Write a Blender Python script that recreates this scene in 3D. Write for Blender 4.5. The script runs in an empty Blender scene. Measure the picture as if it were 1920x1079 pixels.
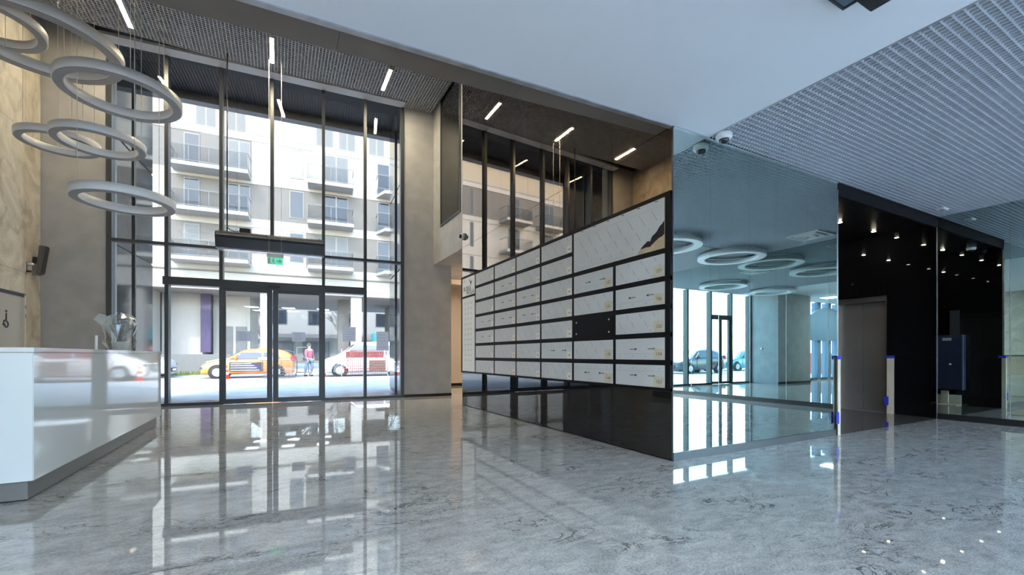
import bpy, bmesh, math, random
from mathutils import Vector, Matrix
random.seed(4)
SC = bpy.context.scene
COL = SC.collection
PI = math.pi

# ------------------------------------------------------------------ camera, world, sun, exposure
cam_d = bpy.data.cameras.new('camera')
cam = bpy.data.objects.new('camera', cam_d)
COL.objects.link(cam)
cam.location = (0, 0, 1.1)
YAW = math.atan(439.0 / 823.0)
cam.rotation_euler = (PI / 2, 0, -YAW)
cam_d.sensor_width = 36.0
cam_d.lens = 36.0 * 823.0 / 1920.0
cam_d.shift_y = (666.3 - 539.5) / 1920.0
cam_d.clip_start = 0.02
cam_d.clip_end = 400
SC.camera = cam

world = bpy.data.worlds.new('sky')
SC.world = world
world.use_nodes = True
wn = world.node_tree
for n in list(wn.nodes):
    wn.nodes.remove(n)
wo = wn.nodes.new('ShaderNodeOutputWorld')
wb = wn.nodes.new('ShaderNodeBackground')
ws = wn.nodes.new('ShaderNodeTexSky')
ws.sky_type = 'NISHITA'
ws.sun_disc = False
ws.sun_elevation = math.radians(38)
ws.sun_rotation = math.radians(200)
ws.altitude = 100
ws.dust_density = 0.6
ws.ozone_density = 2.2
wb.inputs['Strength'].default_value = 1.5
wn.links.new(ws.outputs[0], wb.inputs[0])
wn.links.new(wb.outputs[0], wo.inputs[0])

sun_d = bpy.data.lights.new('sun', 'SUN')
sun_d.energy = 2.7
sun_d.angle = math.radians(0.6)
sun_d.color = (1.0, 0.93, 0.82)
sun = bpy.data.objects.new('sun', sun_d)
COL.objects.link(sun)
sun.rotation_euler = (math.radians(50), 0, math.radians(-38))

SC.view_settings.view_transform = 'Standard'
SC.view_settings.look = 'None'
SC.view_settings.gamma = 1
SC.view_settings.use_curve_mapping = False
SC.view_settings.exposure = 1.3

# ------------------------------------------------------------------ materials
def mat(name, col=(.8, .8, .8), rough=.5, metal=0., spec=.5, ior=1.5, coat=0., emit=None, es=0., noise=0., nscale=8., bump=0., tint=None, trans=0.):
    m = bpy.data.materials.new(name)
    m.use_nodes = True
    nt = m.node_tree
    b = nt.nodes['Principled BSDF']
    b.inputs['Base Color'].default_value = (*col, 1)
    b.inputs['Roughness'].default_value = rough
    b.inputs['Metallic'].default_value = metal
    b.inputs['IOR'].default_value = ior
    b.inputs['Specular IOR Level'].default_value = spec
    b.inputs['Coat Weight'].default_value = coat
    b.inputs['Coat Roughness'].default_value = .02
    if emit:
        b.inputs['Emission Color'].default_value = (*emit, 1)
        b.inputs['Emission Strength'].default_value = es
    if noise or bump:
        tc = nt.nodes.new('ShaderNodeTexCoord')
        nz = nt.nodes.new('ShaderNodeTexNoise')
        nz.inputs['Scale'].default_value = nscale
        nz.inputs['Detail'].default_value = 6
        nt.links.new(tc.outputs['Object'], nz.inputs['Vector'])
        if noise:
            mx = nt.nodes.new('ShaderNodeMix'); mx.data_type = 'RGBA'
            t = tint or tuple(c * (1 - noise) for c in col)
            mx.inputs[6].default_value = (*col, 1)
            mx.inputs[7].default_value = (*t, 1)
            cr = nt.nodes.new('ShaderNodeMapRange')
            cr.inputs[1].default_value = .35; cr.inputs[2].default_value = .65
            nt.links.new(nz.outputs[0], cr.inputs[0])
            nt.links.new(cr.outputs[0], mx.inputs[0])
            nt.links.new(mx.outputs[2], b.inputs['Base Color'])
        if bump:
            bp = nt.nodes.new('ShaderNodeBump')
            bp.inputs['Strength'].default_value = bump
            bp.inputs['Distance'].default_value = .02
            nt.links.new(nz.outputs[0], bp.inputs['Height'])
            nt.links.new(bp.outputs[0], b.inputs['Normal'])
    return m

def glass_mat(name, tint=(.93, .96, .95), base=0.05, rough=0.0):
    m = bpy.data.materials.new(name); m.use_nodes = True
    nt = m.node_tree
    for n in list(nt.nodes): nt.nodes.remove(n)
    o = nt.nodes.new('ShaderNodeOutputMaterial')
    mx = nt.nodes.new('ShaderNodeMixShader')
    tr = nt.nodes.new('ShaderNodeBsdfTransparent'); tr.inputs[0].default_value = (*tint, 1)
    gl = nt.nodes.new('ShaderNodeBsdfGlossy'); gl.inputs['Roughness'].default_value = rough
    gl.inputs[0].default_value = (1, 1, 1, 1)
    fr = nt.nodes.new('ShaderNodeLayerWeight'); fr.inputs['Blend'].default_value = .5
    pw = nt.nodes.new('ShaderNodeMath'); pw.operation = 'POWER'; pw.inputs[1].default_value = 4.0
    nt.links.new(fr.outputs['Facing'], pw.inputs[0])
    ad = nt.nodes.new('ShaderNodeMath'); ad.operation = 'MULTIPLY_ADD'; ad.inputs[1].default_value = 1 - base; ad.inputs[2].default_value = base; ad.use_clamp = True
    nt.links.new(pw.outputs[0], ad.inputs[0]); nt.links.new(ad.outputs[0], mx.inputs[0])
    nt.links.new(tr.outputs[0], mx.inputs[1]); nt.links.new(gl.outputs[0], mx.inputs[2])
    nt.links.new(mx.outputs[0], o.inputs[0])
    return m

def granite(name, light, dark, vein, rough=.03, ior=1.65):
    m = bpy.data.materials.new(name); m.use_nodes = True
    nt = m.node_tree; b = nt.nodes['Principled BSDF']; L = nt.links.new
    N = nt.nodes.new
    tc = N('ShaderNodeTexCoord')
    mp = N('ShaderNodeMapping'); mp.inputs['Rotation'].default_value = (0, 0, .5); mp.inputs['Scale'].default_value = (1, 2.0, 1)
    L(tc.outputs['Object'], mp.inputs[0])
    n1 = N('ShaderNodeTexNoise'); n1.inputs['Scale'].default_value = 55; n1.inputs['Detail'].default_value = 4; n1.inputs['Roughness'].default_value = .75
    n2 = N('ShaderNodeTexNoise'); n2.inputs['Scale'].default_value = 6; n2.inputs['Detail'].default_value = 8; n2.inputs['Roughness'].default_value = .7; n2.inputs['Distortion'].default_value = .5
    n3 = N('ShaderNodeTexNoise'); n3.inputs['Scale'].default_value = 1.5; n3.inputs['Detail'].default_value = 7; n3.inputs['Roughness'].default_value = .6; n3.inputs['Distortion'].default_value = 2.2
    n4 = N('ShaderNodeTexNoise'); n4.inputs['Scale'].default_value = 1.1; n4.inputs['Detail'].default_value = 2
    for n in (n1, n2, n3, n4): L(mp.outputs[0], n.inputs['Vector'])
    a = N('ShaderNodeMapRange'); a.inputs[1].default_value = .38; a.inputs[2].default_value = .62; L(n1.outputs[0], a.inputs[0])
    c = N('ShaderNodeMapRange'); c.inputs[1].default_value = .35; c.inputs[2].default_value = .7; L(n2.outputs[0], c.inputs[0])
    av = N('ShaderNodeMath'); av.operation = 'ADD'; L(a.outputs[0], av.inputs[0]); L(c.outputs[0], av.inputs[1])
    hv = N('ShaderNodeMath'); hv.operation = 'MULTIPLY'; hv.inputs[1].default_value = .5; L(av.outputs[0], hv.inputs[0])
    mx = N('ShaderNodeMix'); mx.data_type = 'RGBA'; mx.inputs[6].default_value = (*light, 1); mx.inputs[7].default_value = (*dark, 1)
    L(hv.outputs[0], mx.inputs[0])
    # thin dark veins where the third noise crosses its middle
    s = N('ShaderNodeMath'); s.operation = 'SUBTRACT'; s.inputs[1].default_value = .5; L(n3.outputs[0], s.inputs[0])
    ab = N('ShaderNodeMath'); ab.operation = 'ABSOLUTE'; L(s.outputs[0], ab.inputs[0])
    v = N('ShaderNodeMapRange'); v.inputs[1].default_value = .0; v.inputs[2].default_value = .016; v.inputs[3].default_value = 1; v.inputs[4].default_value = 0; L(ab.outputs[0], v.inputs[0])
    g = N('ShaderNodeMapRange'); g.inputs[1].default_value = .46; g.inputs[2].default_value = .6; L(n4.outputs[0], g.inputs[0])
    vm = N('ShaderNodeMath'); vm.operation = 'MULTIPLY'; L(v.outputs[0], vm.inputs[0]); L(g.outputs[0], vm.inputs[1])
    m2 = N('ShaderNodeMix'); m2.data_type = 'RGBA'; m2.inputs[7].default_value = (*vein, 1)
    L(vm.outputs[0], m2.inputs[0]); L(mx.outputs[2], m2.inputs[6]); L(m2.outputs[2], b.inputs['Base Color'])
    b.inputs['Roughness'].default_value = rough; b.inputs['IOR'].default_value = ior
    return m

def marble(name, light, dark):
    m = bpy.data.materials.new(name); m.use_nodes = True
    nt = m.node_tree; b = nt.nodes['Principled BSDF']; L = nt.links.new; N = nt.nodes.new
    tc = N('ShaderNodeTexCoord')
    n2 = N('ShaderNodeTexNoise'); n2.inputs['Scale'].default_value = 1.4; n2.inputs['Detail'].default_value = 9; n2.inputs['Roughness'].default_value = .6; n2.inputs['Distortion'].default_value = 1.6
    n3 = N('ShaderNodeTexWave'); n3.inputs['Scale'].default_value = .6; n3.inputs['Distortion'].default_value = 14; n3.inputs['Detail'].default_value = 5; n3.inputs['Detail Scale'].default_value = 1.2
    L(tc.outputs['Object'], n2.inputs['Vector']); L(tc.outputs['Object'], n3.inputs['Vector'])
    a = N('ShaderNodeMapRange'); a.inputs[1].default_value = .3; a.inputs[2].default_value = .72; L(n2.outputs[0], a.inputs[0])
    mx = N('ShaderNodeMix'); mx.data_type = 'RGBA'; mx.inputs[6].default_value = (*light, 1); mx.inputs[7].default_value = (*dark, 1); L(a.outputs[0], mx.inputs[0])
    v = N('ShaderNodeMapRange'); v.inputs[1].default_value = .0; v.inputs[2].default_value = .12; v.inputs[3].default_value = .22; v.inputs[4].default_value = 0; L(n3.outputs[1], v.inputs[0])
    m2 = N('ShaderNodeMix'); m2.data_type = 'RGBA'; m2.inputs[7].default_value = (.16, .12, .08, 1)
    L(v.outputs[0], m2.inputs[0]); L(mx.outputs[2], m2.inputs[6]); L(m2.outputs[2], b.inputs['Base Color'])
    b.inputs['Roughness'].default_value = .25
    return m

M = {}
M['floor'] = granite('polished_granite', (.56, .55, .53), (.16, .158, .155), (.025, .025, .028), rough=.025, ior=1.72)
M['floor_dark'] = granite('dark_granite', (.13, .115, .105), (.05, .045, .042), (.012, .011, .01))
M['marble'] = marble('beige_marble', (.66, .61, .52), (.38, .34, .27))
M['plaster'] = mat('grey_plaster', (.43, .43, .435), .75, noise=.16, nscale=3, bump=.05)
M['white_ceiling'] = mat('white_ceiling', (.73, .77, .83), .8)
M['bronze_panel'] = mat('satin_bronze_panel', (.17, .145, .125), .28, metal=.3, noise=.1, nscale=4)
M['alu'] = mat('brushed_aluminium', (.55, .58, .62), .3, metal=.8, noise=.3, nscale=6)
M['anthracite'] = mat('anthracite_frame', (.045, .052, .062), .35, spec=.6)
M['frame_side'] = mat('anthracite_satin', (.06, .065, .075), .22, metal=.4)
M['glass'] = glass_mat('clear_glazing')
M['glass_solar'] = glass_mat('solar_glazing', (.72, .71, .67), .04)
M['glass_dark'] = mat('smoked_glazing', (.10, .10, .10), .03, metal=.9)
M['bronze_mirror'] = mat('bronze_mirror', (.31, .25, .20), .015, metal=1)
M['black_glass'] = mat('black_glass', (.006, .006, .007), .02, ior=1.7)
M['black_satin'] = mat('black_satin', (.008, .008, .009), .35)
M['mirror'] = mat('silver_mirror', (.55, .65, .625), .0, metal=1)
M['plinth'] = mat('dark_plinth', (.06, .06, .065), .25)
M['grid_hall'] = mat('hall_grid_paint', (.44, .44, .45), .6)
M['grid_white'] = mat('lobby_grid_paint', (.50, .54, .61), .5)
M['plenum'] = mat('plenum_dark', (.02, .022, .026), .9)
M['plenum_mid'] = mat('plenum_blue_grey', (.018, .021, .027), .9)
M['white_lam'] = mat('white_gloss_laminate', (.62, .65, .66), .04, ior=1.8)
M['white'] = mat('white_paint', (.78, .78, .78), .45)
M['kick'] = mat('steel_kickplate', (.17, .165, .16), .4, metal=.2)
M['tube'] = mat('warm_tube', (1, .9, .7), .5, emit=(1, .85, .58), es=190)
M['panel'] = mat('fill_panel_glow', (.9, .95, 1), .5, emit=(.80, .91, 1), es=30)  # glow of the fill panels added behind the camera
M['down'] = mat('downlight_lens', (1, .95, .85), .5, emit=(1, .88, .7), es=90)
M['lamp_white'] = mat('pendant_white', (.86, .865, .87), .4)
M['lamp_diff'] = mat('pendant_diffuser', (.34, .34, .36), .55)
M['wire'] = mat('steel_wire', (.75, .72, .62), .35, metal=.5)
M['black_plastic'] = mat('black_plastic', (.02, .02, .022), .4)
M['brown_black'] = mat('bronze_black_grille', (.055, .045, .035), .45)
M['green'] = mat('exit_green', (.08, .42, .26), .5, emit=(.06, .45, .26), es=.6)
M['mb_frame'] = mat('mailbox_frame_black', (.006, .006, .008), .5, spec=.12)
M['film'] = mat('filmed_steel', (.60, .61, .615), .32, noise=.08, nscale=2)
M['steel'] = mat('stainless_steel', (.42, .40, .37), .28, metal=.9)
M['lift_steel'] = mat('lift_door_steel', (.46, .42, .39), .36, metal=.7, noise=.12, nscale=1.5)
M['film_print'] = mat('film_print', (.36, .40, .47), .6)
M['film_arrow'] = mat('film_arrow', (.02, .05, .07), .6)
M['sticker'] = mat('number_sticker', (.62, .55, .42), .7, noise=.15, nscale=30)
M['sticker_pale'] = mat('number_sticker_pale', (.80, .74, .66), .7)
M['ink'] = mat('ink', (.03, .03, .035), .6)
M['sign_white'] = mat('sign_white', (.85, .85, .83), .35)
M['print_grey'] = mat('print_grey', (.60, .61, .62), .5)
M['board'] = mat('raw_board', (.60, .46, .30), .8, noise=.2, nscale=12)
M['torn'] = mat('torn_film_edge', (.02, .018, .016), .9)
M['cardboard'] = mat('cardboard', (.62, .52, .40), .85, noise=.1, nscale=10)
M['tape'] = mat('blue_tape', (.02, .03, .42), .6)
M['navy'] = mat('navy_enamel', (.03, .037, .075), .4)
M['navy_edge'] = mat('navy_edge', (.16, .18, .28), .35)
M['door_grey'] = mat('beige_grey_door', (.40, .385, .35), .5)
M['door_edge'] = mat('door_frame_pale', (.62, .61, .57), .4)
M['speaker'] = mat('speaker_grey', (.10, .095, .09), .6)
M['cello'] = glass_mat('cellophane', (.93, .95, .95), .10, .12)
M['paper'] = mat('paper', (.92, .92, .94), .8)
_nt = M['paper'].node_tree; _mx = _nt.nodes.new('ShaderNodeMixShader'); _tl = _nt.nodes.new('ShaderNodeBsdfTranslucent')
_mx.inputs[0].default_value = .65; _tl.inputs[0].default_value = (.8, .8, .85, 1)
_nt.links.new(_nt.nodes['Principled BSDF'].outputs[0], _mx.inputs[1]); _nt.links.new(_tl.outputs[0], _mx.inputs[2])
_nt.links.new(_mx.outputs[0], _nt.nodes['Material Output'].inputs[0])
# outside
M['pave'] = mat('pale_paving', (.64, .61, .57), .75, noise=.18, nscale=1.2)
M['asphalt'] = mat('asphalt', (.34, .33, .33), .9, noise=.2, nscale=3)
M['r_white'] = mat('white_render', (.27, .26, .245), .8)
M['r_grey'] = mat('grey_render', (.10, .094, .089), .8, noise=.06, nscale=1)
M['r_cream'] = mat('cream_render', (.27, .235, .185), .8)
M['soffit_out'] = mat('outside_soffit', (.20, .18, .165), .8)
M['win_dark'] = mat('window_glass_dark', (.022, .026, .032), .06, spec=.4)
M['win_light'] = mat('window_curtained', (.10, .105, .11), .5, spec=.2)
M['blind'] = mat('window_blind', (.45, .40, .30), .6)
M['rail'] = mat('rail_steel', (.12, .125, .13), .4)
M['rail_glass'] = glass_mat('balcony_glass', (.86, .87, .88), .0)
M['grass'] = mat('grass_green', (.20, .24, .07), .9, noise=.4, nscale=5)
M['hedge'] = mat('low_wall_grey', (.14, .135, .125), .9)
M['purple'] = mat('violet_banner', (.035, .022, .07), .7)
M['canopy_dark'] = mat('canopy_ribbed_metal', (.010, .010, .012), .5, spec=.2)
M['canopy_grey'] = mat('canopy_fascia', (.09, .09, .10), .5)
M['orange'] = mat('car_orange', (.80, .22, .04), .25, coat=.6)
M['car_white'] = mat('car_white', (.72, .71, .69), .25, coat=.6)
M['car_silver'] = mat('car_silver', (.40, .42, .46), .25, coat=.6)
M['car_dark'] = mat('car_dark', (.05, .06, .07), .2, coat=.6)
M['car_red'] = mat('car_red', (.40, .04, .04), .25, coat=.6)
M['car_teal'] = mat('car_teal', (.05, .28, .30), .25, coat=.6)
M['car_glass'] = mat('car_glass', (.05, .06, .065), .05, ior=1.8)
M['tyre'] = mat('tyre', (.02, .02, .02), .8)
M['rim'] = mat('wheel_rim', (.55, .56, .58), .3, metal=.6)
M['red_cone'] = mat('cone_red', (.85, .07, .03), .5)
M['red_mesh'] = mat('red_mesh_fence', (.34, .10, .09), .7, noise=.3, nscale=4)
M['skin'] = mat('skin', (.50, .30, .22), .6)
M['pink'] = mat('pink_top', (.50, .12, .17), .8, noise=.5, nscale=18)
M['jeans'] = mat('jeans', (.16, .24, .34), .85)
M['hair'] = mat('hair', (.05, .035, .025), .7)
M['bark'] = mat('bark', (.22, .17, .13), .9)
M['teal_awn'] = mat('teal_awning', (.05, .30, .32), .7)
M['beigecol'] = mat('warm_beige_paint', (.52, .44, .38), .7)
M['arch'] = mat('blue_grey_panel', (.13, .20, .28), .5)

# ------------------------------------------------------------------ mesh helpers
def link(o, parent=None):
    COL.objects.link(o)
    if parent is not None:
        o.parent = parent
    return o

def tag(o, label=None, cat=None, group=None, kind=None):
    if label: o['label'] = label
    if cat: o['category'] = cat
    if group: o['group'] = group
    if kind: o['kind'] = kind
    return o

def empty(name, loc=(0, 0, 0), rz=0, label=None, cat=None, group=None, kind=None):
    o = bpy.data.objects.new(name, None)
    o.empty_display_size = .1
    o.location = loc; o.rotation_euler = (0, 0, rz)
    COL.objects.link(o)
    return tag(o, label, cat, group, kind)

def obj(name, bm, m, parent=None, smooth=False):
    me = bpy.data.meshes.new(name)
    bmesh.ops.recalc_face_normals(bm, faces=bm.faces[:])
    bm.to_mesh(me); bm.free()
    for mm in (m if isinstance(m, (list, tuple)) else [m]):
        me.materials.append(mm)
    if smooth:
        for p in me.polygons: p.use_smooth = True
    return link(bpy.data.objects.new(name, me), parent)

def abox(bm, x0, x1, y0, y1, z0, z1, mi=0):
    vs = [bm.verts.new((x, y, z)) for x in (x0, x1) for y in (y0, y1) for z in (z0, z1)]
    for q in ((0, 1, 3, 2), (4, 6, 7, 5), (0, 4, 5, 1), (2, 3, 7, 6), (0, 2, 6, 4), (1, 5, 7, 3)):
        f = bm.faces.new([vs[i] for i in q]); f.material_index = mi
    return vs

def box(name, b, m, parent=None, bev=0.):
    bm = bmesh.new(); abox(bm, *b)
    if bev:
        bmesh.ops.bevel(bm, geom=bm.edges[:], offset=bev, segments=2, affect='EDGES')
    return obj(name, bm, m, parent)

def atube(bm, a, b, r, n=8, r2=None, mi=0, cap=True):
    a = Vector(a); b = Vector(b); d = b - a
    q = d.to_track_quat('Z', 'Y'); r2 = r if r2 is None else r2
    A = []; B = []
    for i in range(n):
        t = 2 * PI * i / n
        v = Vector((math.cos(t), math.sin(t), 0))
        A.append(bm.verts.new(a + q @ (v * r))); B.append(bm.verts.new(b + q @ (v * r2)))
    for i in range(n):
        f = bm.faces.new((A[i], A[(i + 1) % n], B[(i + 1) % n], B[i])); f.material_index = mi; f.smooth = True
    if cap:
        bm.faces.new(A[::-1]).material_index = mi; bm.faces.new(B).material_index = mi

def tube(name, a, b, r, m, parent=None, n=10, r2=None):
    bm = bmesh.new(); atube(bm, a, b, r, n, r2)
    return obj(name, bm, m, parent)

def prism(bm, pts, ax, h0, h1, mi=0):
    """polygon pts (2-D) extruded along axis ax ('x','y','z') from h0 to h1"""
    def P(p, h):
        return {'x': (h, p[0], p[1]), 'y': (p[0], h, p[1]), 'z': (p[0], p[1], h)}[ax]
    A = [bm.verts.new(P(p, h0)) for p in pts]; B = [bm.verts.new(P(p, h1)) for p in pts]
    n = len(pts)
    bm.faces.new(A).material_index = mi; bm.faces.new(B[::-1]).material_index = mi
    for i in range(n):
        bm.faces.new((A[i], B[i], B[(i + 1) % n], A[(i + 1) % n])).material_index = mi

def lathe(bm, prof, c=(0, 0, 0), n=24, rot=None, mi=0):
    rings = []
    for r, z in prof:
        ring = []
        for i in range(n):
            t = 2 * PI * i / n
            v = Vector((r * math.cos(t), r * math.sin(t), z))
            if rot is not None: v = rot @ v
            ring.append(bm.verts.new(v + Vector(c)))
        rings.append(ring)
    for k in range(len(rings) - 1):
        for i in range(n):
            f = bm.faces.new((rings[k][i], rings[k][(i + 1) % n], rings[k + 1][(i + 1) % n], rings[k + 1][i]))
            f.smooth = True; f.material_index = mi
    for rg in (rings[0], rings[-1]):
        try: bm.faces.new(rg).material_index = mi
        except ValueError: pass

def struct(name, b, m, parent=None, kind='structure'):
    o = box(name, b, m, parent)
    if parent is None: o['kind'] = kind
    return o

def text_mesh(s, size, extr=.001):
    cu = bpy.data.curves.new('lettering', 'FONT')
    cu.body = s; cu.size = size; cu.extrude = extr; cu.align_x = 'CENTER'; cu.align_y = 'CENTER'
    cu.resolution_u = 2
    o = bpy.data.objects.new('tmp_text', cu); COL.objects.link(o)
    dg = bpy.context.evaluated_depsgraph_get()
    me = bpy.data.meshes.new_from_object(o.evaluated_get(dg))
    bpy.data.objects.remove(o)
    return me

def text(name, s, size, M4, m, parent=None, extr=.001):
    me = text_mesh(s, size, extr); me.transform(M4); me.materials.clear(); me.materials.append(m)
    return link(bpy.data.objects.new(name, me), parent)

def copy_tree(o, parent=None):
    c = o.copy(); COL.objects.link(c)
    if parent is not None: c.parent = parent
    for ch in o.children:
        copy_tree(ch, c)
    return c

# ------------------------------------------------------------------ main dimensions (metres)
T = -0.0788                    # the entrance facade is turned a little about the vertical
FA = math.atan(T)
def fy(x, y0=11.63): return y0 + T * x
XL, XM, XR = -4.10, 3.60, 10.02
YM = 3.22
ZC, ZH = 3.474, 7.60
YB = -4.6

# ------------------------------------------------------------------ floor
bm = bmesh.new()
prism(bm, [(XL, YB), (XR, YB), (XR, YM), (XM, YM), (XM, 9.08), (6.6, 9.08), (6.6, 14.9), (4.16, 14.9), (4.16, fy(4.16)), (XL, fy(XL))], 'z', -.2, 0)
fl = obj('floor', bm, M['floor']); tag(fl, kind='structure')
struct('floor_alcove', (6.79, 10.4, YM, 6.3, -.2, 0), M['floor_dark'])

# ------------------------------------------------------------------ walls
def slab_wall(name, x, y0, y1, z1, dz, wid, m, thick=.03, skip=None, sgn=1):
    root = struct(name, (x - sgn * .25 if sgn > 0 else x + .0, x - sgn * .031 if sgn > 0 else x + .25, y0, y1, 0, z1), M['plaster'])
    return root

# left marble wall with its big slabs
wl = struct('wall_left', (XL - .30, XL - .03, YB, 12.4, 0, ZH + .3), M['plaster'])
DY0, DY1, DZ = 10.31, 11.34, 2.19
ys = [11.93, 11.34, 10.31, 9.05, 7.79, 6.53, 5.27, 4.01, 2.75, 1.49, .23, -1.03, -2.29, -3.55, YB]
for i in range(len(ys) - 1):
    ya, yb = ys[i + 1], ys[i]
    rows = [(0, 2.62), (2.62, 5.2), (5.2, ZH)]
    if yb <= 3.4: rows = [(0, 2.62), (2.62, ZC)]
    for (za, zb) in rows:
        if za == 0 and abs(ya - DY0) < .01: za = DZ + .03
        s = box('marble_slab', (XL - .03, XL - random.uniform(0, .0015), ya + .002, yb - .002, za + .002, zb - .002), M['marble'], wl)
# hall side of the grey pier left of the glazing and the wall right of it, in the facade's own frame
def rot_struct(name, b, m):
    o = box(name, b, m); o.location = (0, 11.63, 0); o.rotation_euler = (0, 0, FA); o['kind'] = 'structure'; return o
rot_struct('wall_front_left', (-4.45, -3.115, 0, .5, 0, ZH + .6), M['plaster'])
wf = rot_struct('wall_front_right', (2.905, 4.169, -.0, .5, 0, ZH + .6), M['plaster'])
o = box('baseboard_front', (2.905, 4.175, -.012, 0, 0, .07), M['black_satin']); o.location = (0, 11.63, 0); o.rotation_euler = (0, 0, FA); o['kind'] = 'structure'

# mailbox block: core, then the panels on its faces
wm = struct('wall_mailbox', (XM + .02, 6.77, YM + .012, 9.08, 0, ZH + .3), M['black_satin'])
ysm = [YM + .002, 4.16, 5.18, 6.20, 7.18, 8.14, 9.08]
for i in range(6):
    a, b = ysm[i] + .002, ysm[i + 1] - .002
    box('lower_glass_panel', (XM, XM + .02, a, b, .012, .722), M['black_glass'], wm)
    for (za, zb) in ((2.805, ZC - .01), (ZC - .005, 5.5), (5.505, ZH)):
        box('mirror_panel', (XM, XM + .02, a, b, za, zb), M['bronze_mirror'], wm)
box('edge_strip', (XM, XM + .02, 9.08, 9.095, 0, ZC), M['cardboard'], wm)

# silver mirror on the short face towards the camera
mw = empty('wall_mirror', kind='structure')
box('plinth', (XM, 6.79, YM - .012, YM + .012, 0, .085), M['plinth'], mw)
xs = [XM + .0, 4.18, 4.86, 5.38, 6.05, 6.79]
for i in range(5):
    box('mirror_pane', (xs[i] + .0008, xs[i + 1] - .0008, YM, YM + .012, .087, ZC - .004), M['mirror'], mw)
box('corner_trim', (XM - .004, XM + .004, YM - .006, YM + .012, .0, ZC - .004), M['anthracite'], mw)
box('edge_trim', (6.788, 6.80, YM - .006, YM + .02, .09, ZC - .1), M['alu'], mw)
box('top_trim', (XM + .02, 6.79, YM - .01, YM, ZC - .012, ZC), M['alu'], mw)

# right-hand mirror wall, towards the camera from the alcove's edge
wr = struct('wall_right', (XR + .012, XR + .3, YB, YM + .02, 0, ZC + .3), M['plenum'])
box('plinth', (XR - .008, XR + .012, YB, YM, 0, .10), M['black_satin'], wr)
yy = [YM - .85 * k for k in range(10)]; yy[-1] = YB
for k in range(1, 9): box('seam_strip', (XR - .003, XR, yy[k] - .004, yy[k] + .004, .102, ZC - .9), M['alu'], wr)
for i in range(9):
    box('mirror_pane', (XR, XR + .012, yy[i + 1] + .001, yy[i] - .001, .102, ZC), M['mirror'], wr)
box('edge_trim', (XR - .006, XR + .012, YM, YM + .012, 0, ZC - .05), M['alu'], wr)

# alcove for the lifts: black glass all round
wa = struct('wall_alcove_right', (XR + .14, XR + .5, YM + .012, 3.95, 0, ZC + .1), M['black_satin'])
for (za, zb) in ((.0, 1.05), (1.054, 2.45), (2.454, 3.38)):
    box('black_panel', (XR + .12, XR + .14, YM + .02, 3.98, za, zb), M['black_glass'], wa)
wb2 = struct('wall_alcove_header', (XR + .14, XR + .5, 3.98, 6.2, 2.25, ZC - .1), M['black_satin'])
for (ya, yb) in ((3.984, 5.1), (5.104, 6.18)):
    box('black_panel', (XR + .12, XR + .14, ya, yb, 2.25, 3.38), M['black_glass'], wb2)
wc2 = struct('wall_alcove_far', (XR + .14, XR + .5, 4.99, 6.2, 0, 2.25), M['black_satin'])
box('black_panel', (XR + .12, XR + .14, 4.99, 6.18, 0, 2.24), M['black_glass'], wc2)
wd2 = struct('wall_alcove_back', (6.77, XR + .5, 6.2, 6.4, 0, ZC + .1), M['black_satin'])
for k in range(3):
    box('black_panel', (6.8 + k * 1.12, 6.79 + (k + 1) * 1.12, 6.18, 6.2, 0, 3.38), M['black_glass'], wd2)
we2 = struct('wall_alcove_left', (6.77, 6.79, YM + .02, 6.2, 0, ZC + .1), M['black_satin'])
for (ya, yb) in ((YM + .03, 4.2), (4.204, 5.2), (5.204, 6.18)):
    for (za, zb) in ((0, 1.05), (1.054, 2.45), (2.454, 3.38)):
        box('black_panel', (6.79, 6.81, ya, yb, za, zb), M['black_glass'], we2)
ca = struct('ceiling_alcove', (6.79, XR + .5, YM + .03, 6.2, 3.385, 3.5), M['black_satin'])
struct('wall_light_block', (XR + .5, XR + .7, YM - .1, 6.4, -.2, 4.0), M['black_satin'])  # unseen block added behind the lift so no sky light shows in its seams
struct('ceiling_light_block', (3.72, XR + .7, YM - .02, 6.4, ZC + .17, ZC + .3), M['black_satin'])  # unseen cap added over the alcove to keep sky light from leaking in
struct('floor_lift_shaft', (10.4, XR + .7, YM, 6.3, -.2, -.002), M['black_satin'])
M['black_matte'] = mat('black_matte', (.012, .012, .014), .7, spec=.1)
struct('beam_alcove', (6.79, XR + .14, YM, YM + .03, 3.30, ZC), M['black_matte'])

# corridor behind the hall, upper wall over it
struct('wall_corridor_back', (4.1, 6.9, 14.9, 15.1, 0, ZC + .1), M['beigecol'])
struct('baseboard_corridor', (4.18, 6.6, 14.885, 14.9, 0, .09), M['black_satin'])
struct('wall_corridor_right', (6.6, 6.8, 9.08, 14.9, 0, ZC + .1), M['beigecol'])
struct('wall_corridor_left', (3.98, 4.16, fy(4.16) + .4, 14.9, 0, ZC + .1), M['beigecol'])
wu = struct('wall_corridor_upper', (XM + .07, 6.8, 9.08, 15.0, 3.51, ZH + .3), M['plaster'])
struct('trim_corridor', (4.3, 6.6, 13.2, 13.3, 3.36, 3.51), M['beigecol'])
wn1 = empty('window_3', kind='structure')
for nm, b in (('window_frame', (XM + .05, XM + .07, 9.36, 10.74, 4.36, 4.42)), ('window_frame', (XM + .05, XM + .07, 10.68, 10.74, 4.42, ZH - .01)), ('window_frame', (XM + .05, XM + .07, 9.36, 9.42, 4.42, ZH - .01))):
    box(nm, b, M['anthracite'], wn1)
box('pane', (XM + .06, XM + .069, 9.42, 10.68, 4.42, ZH - .01), M['glass_dark'], wn1)

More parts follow.
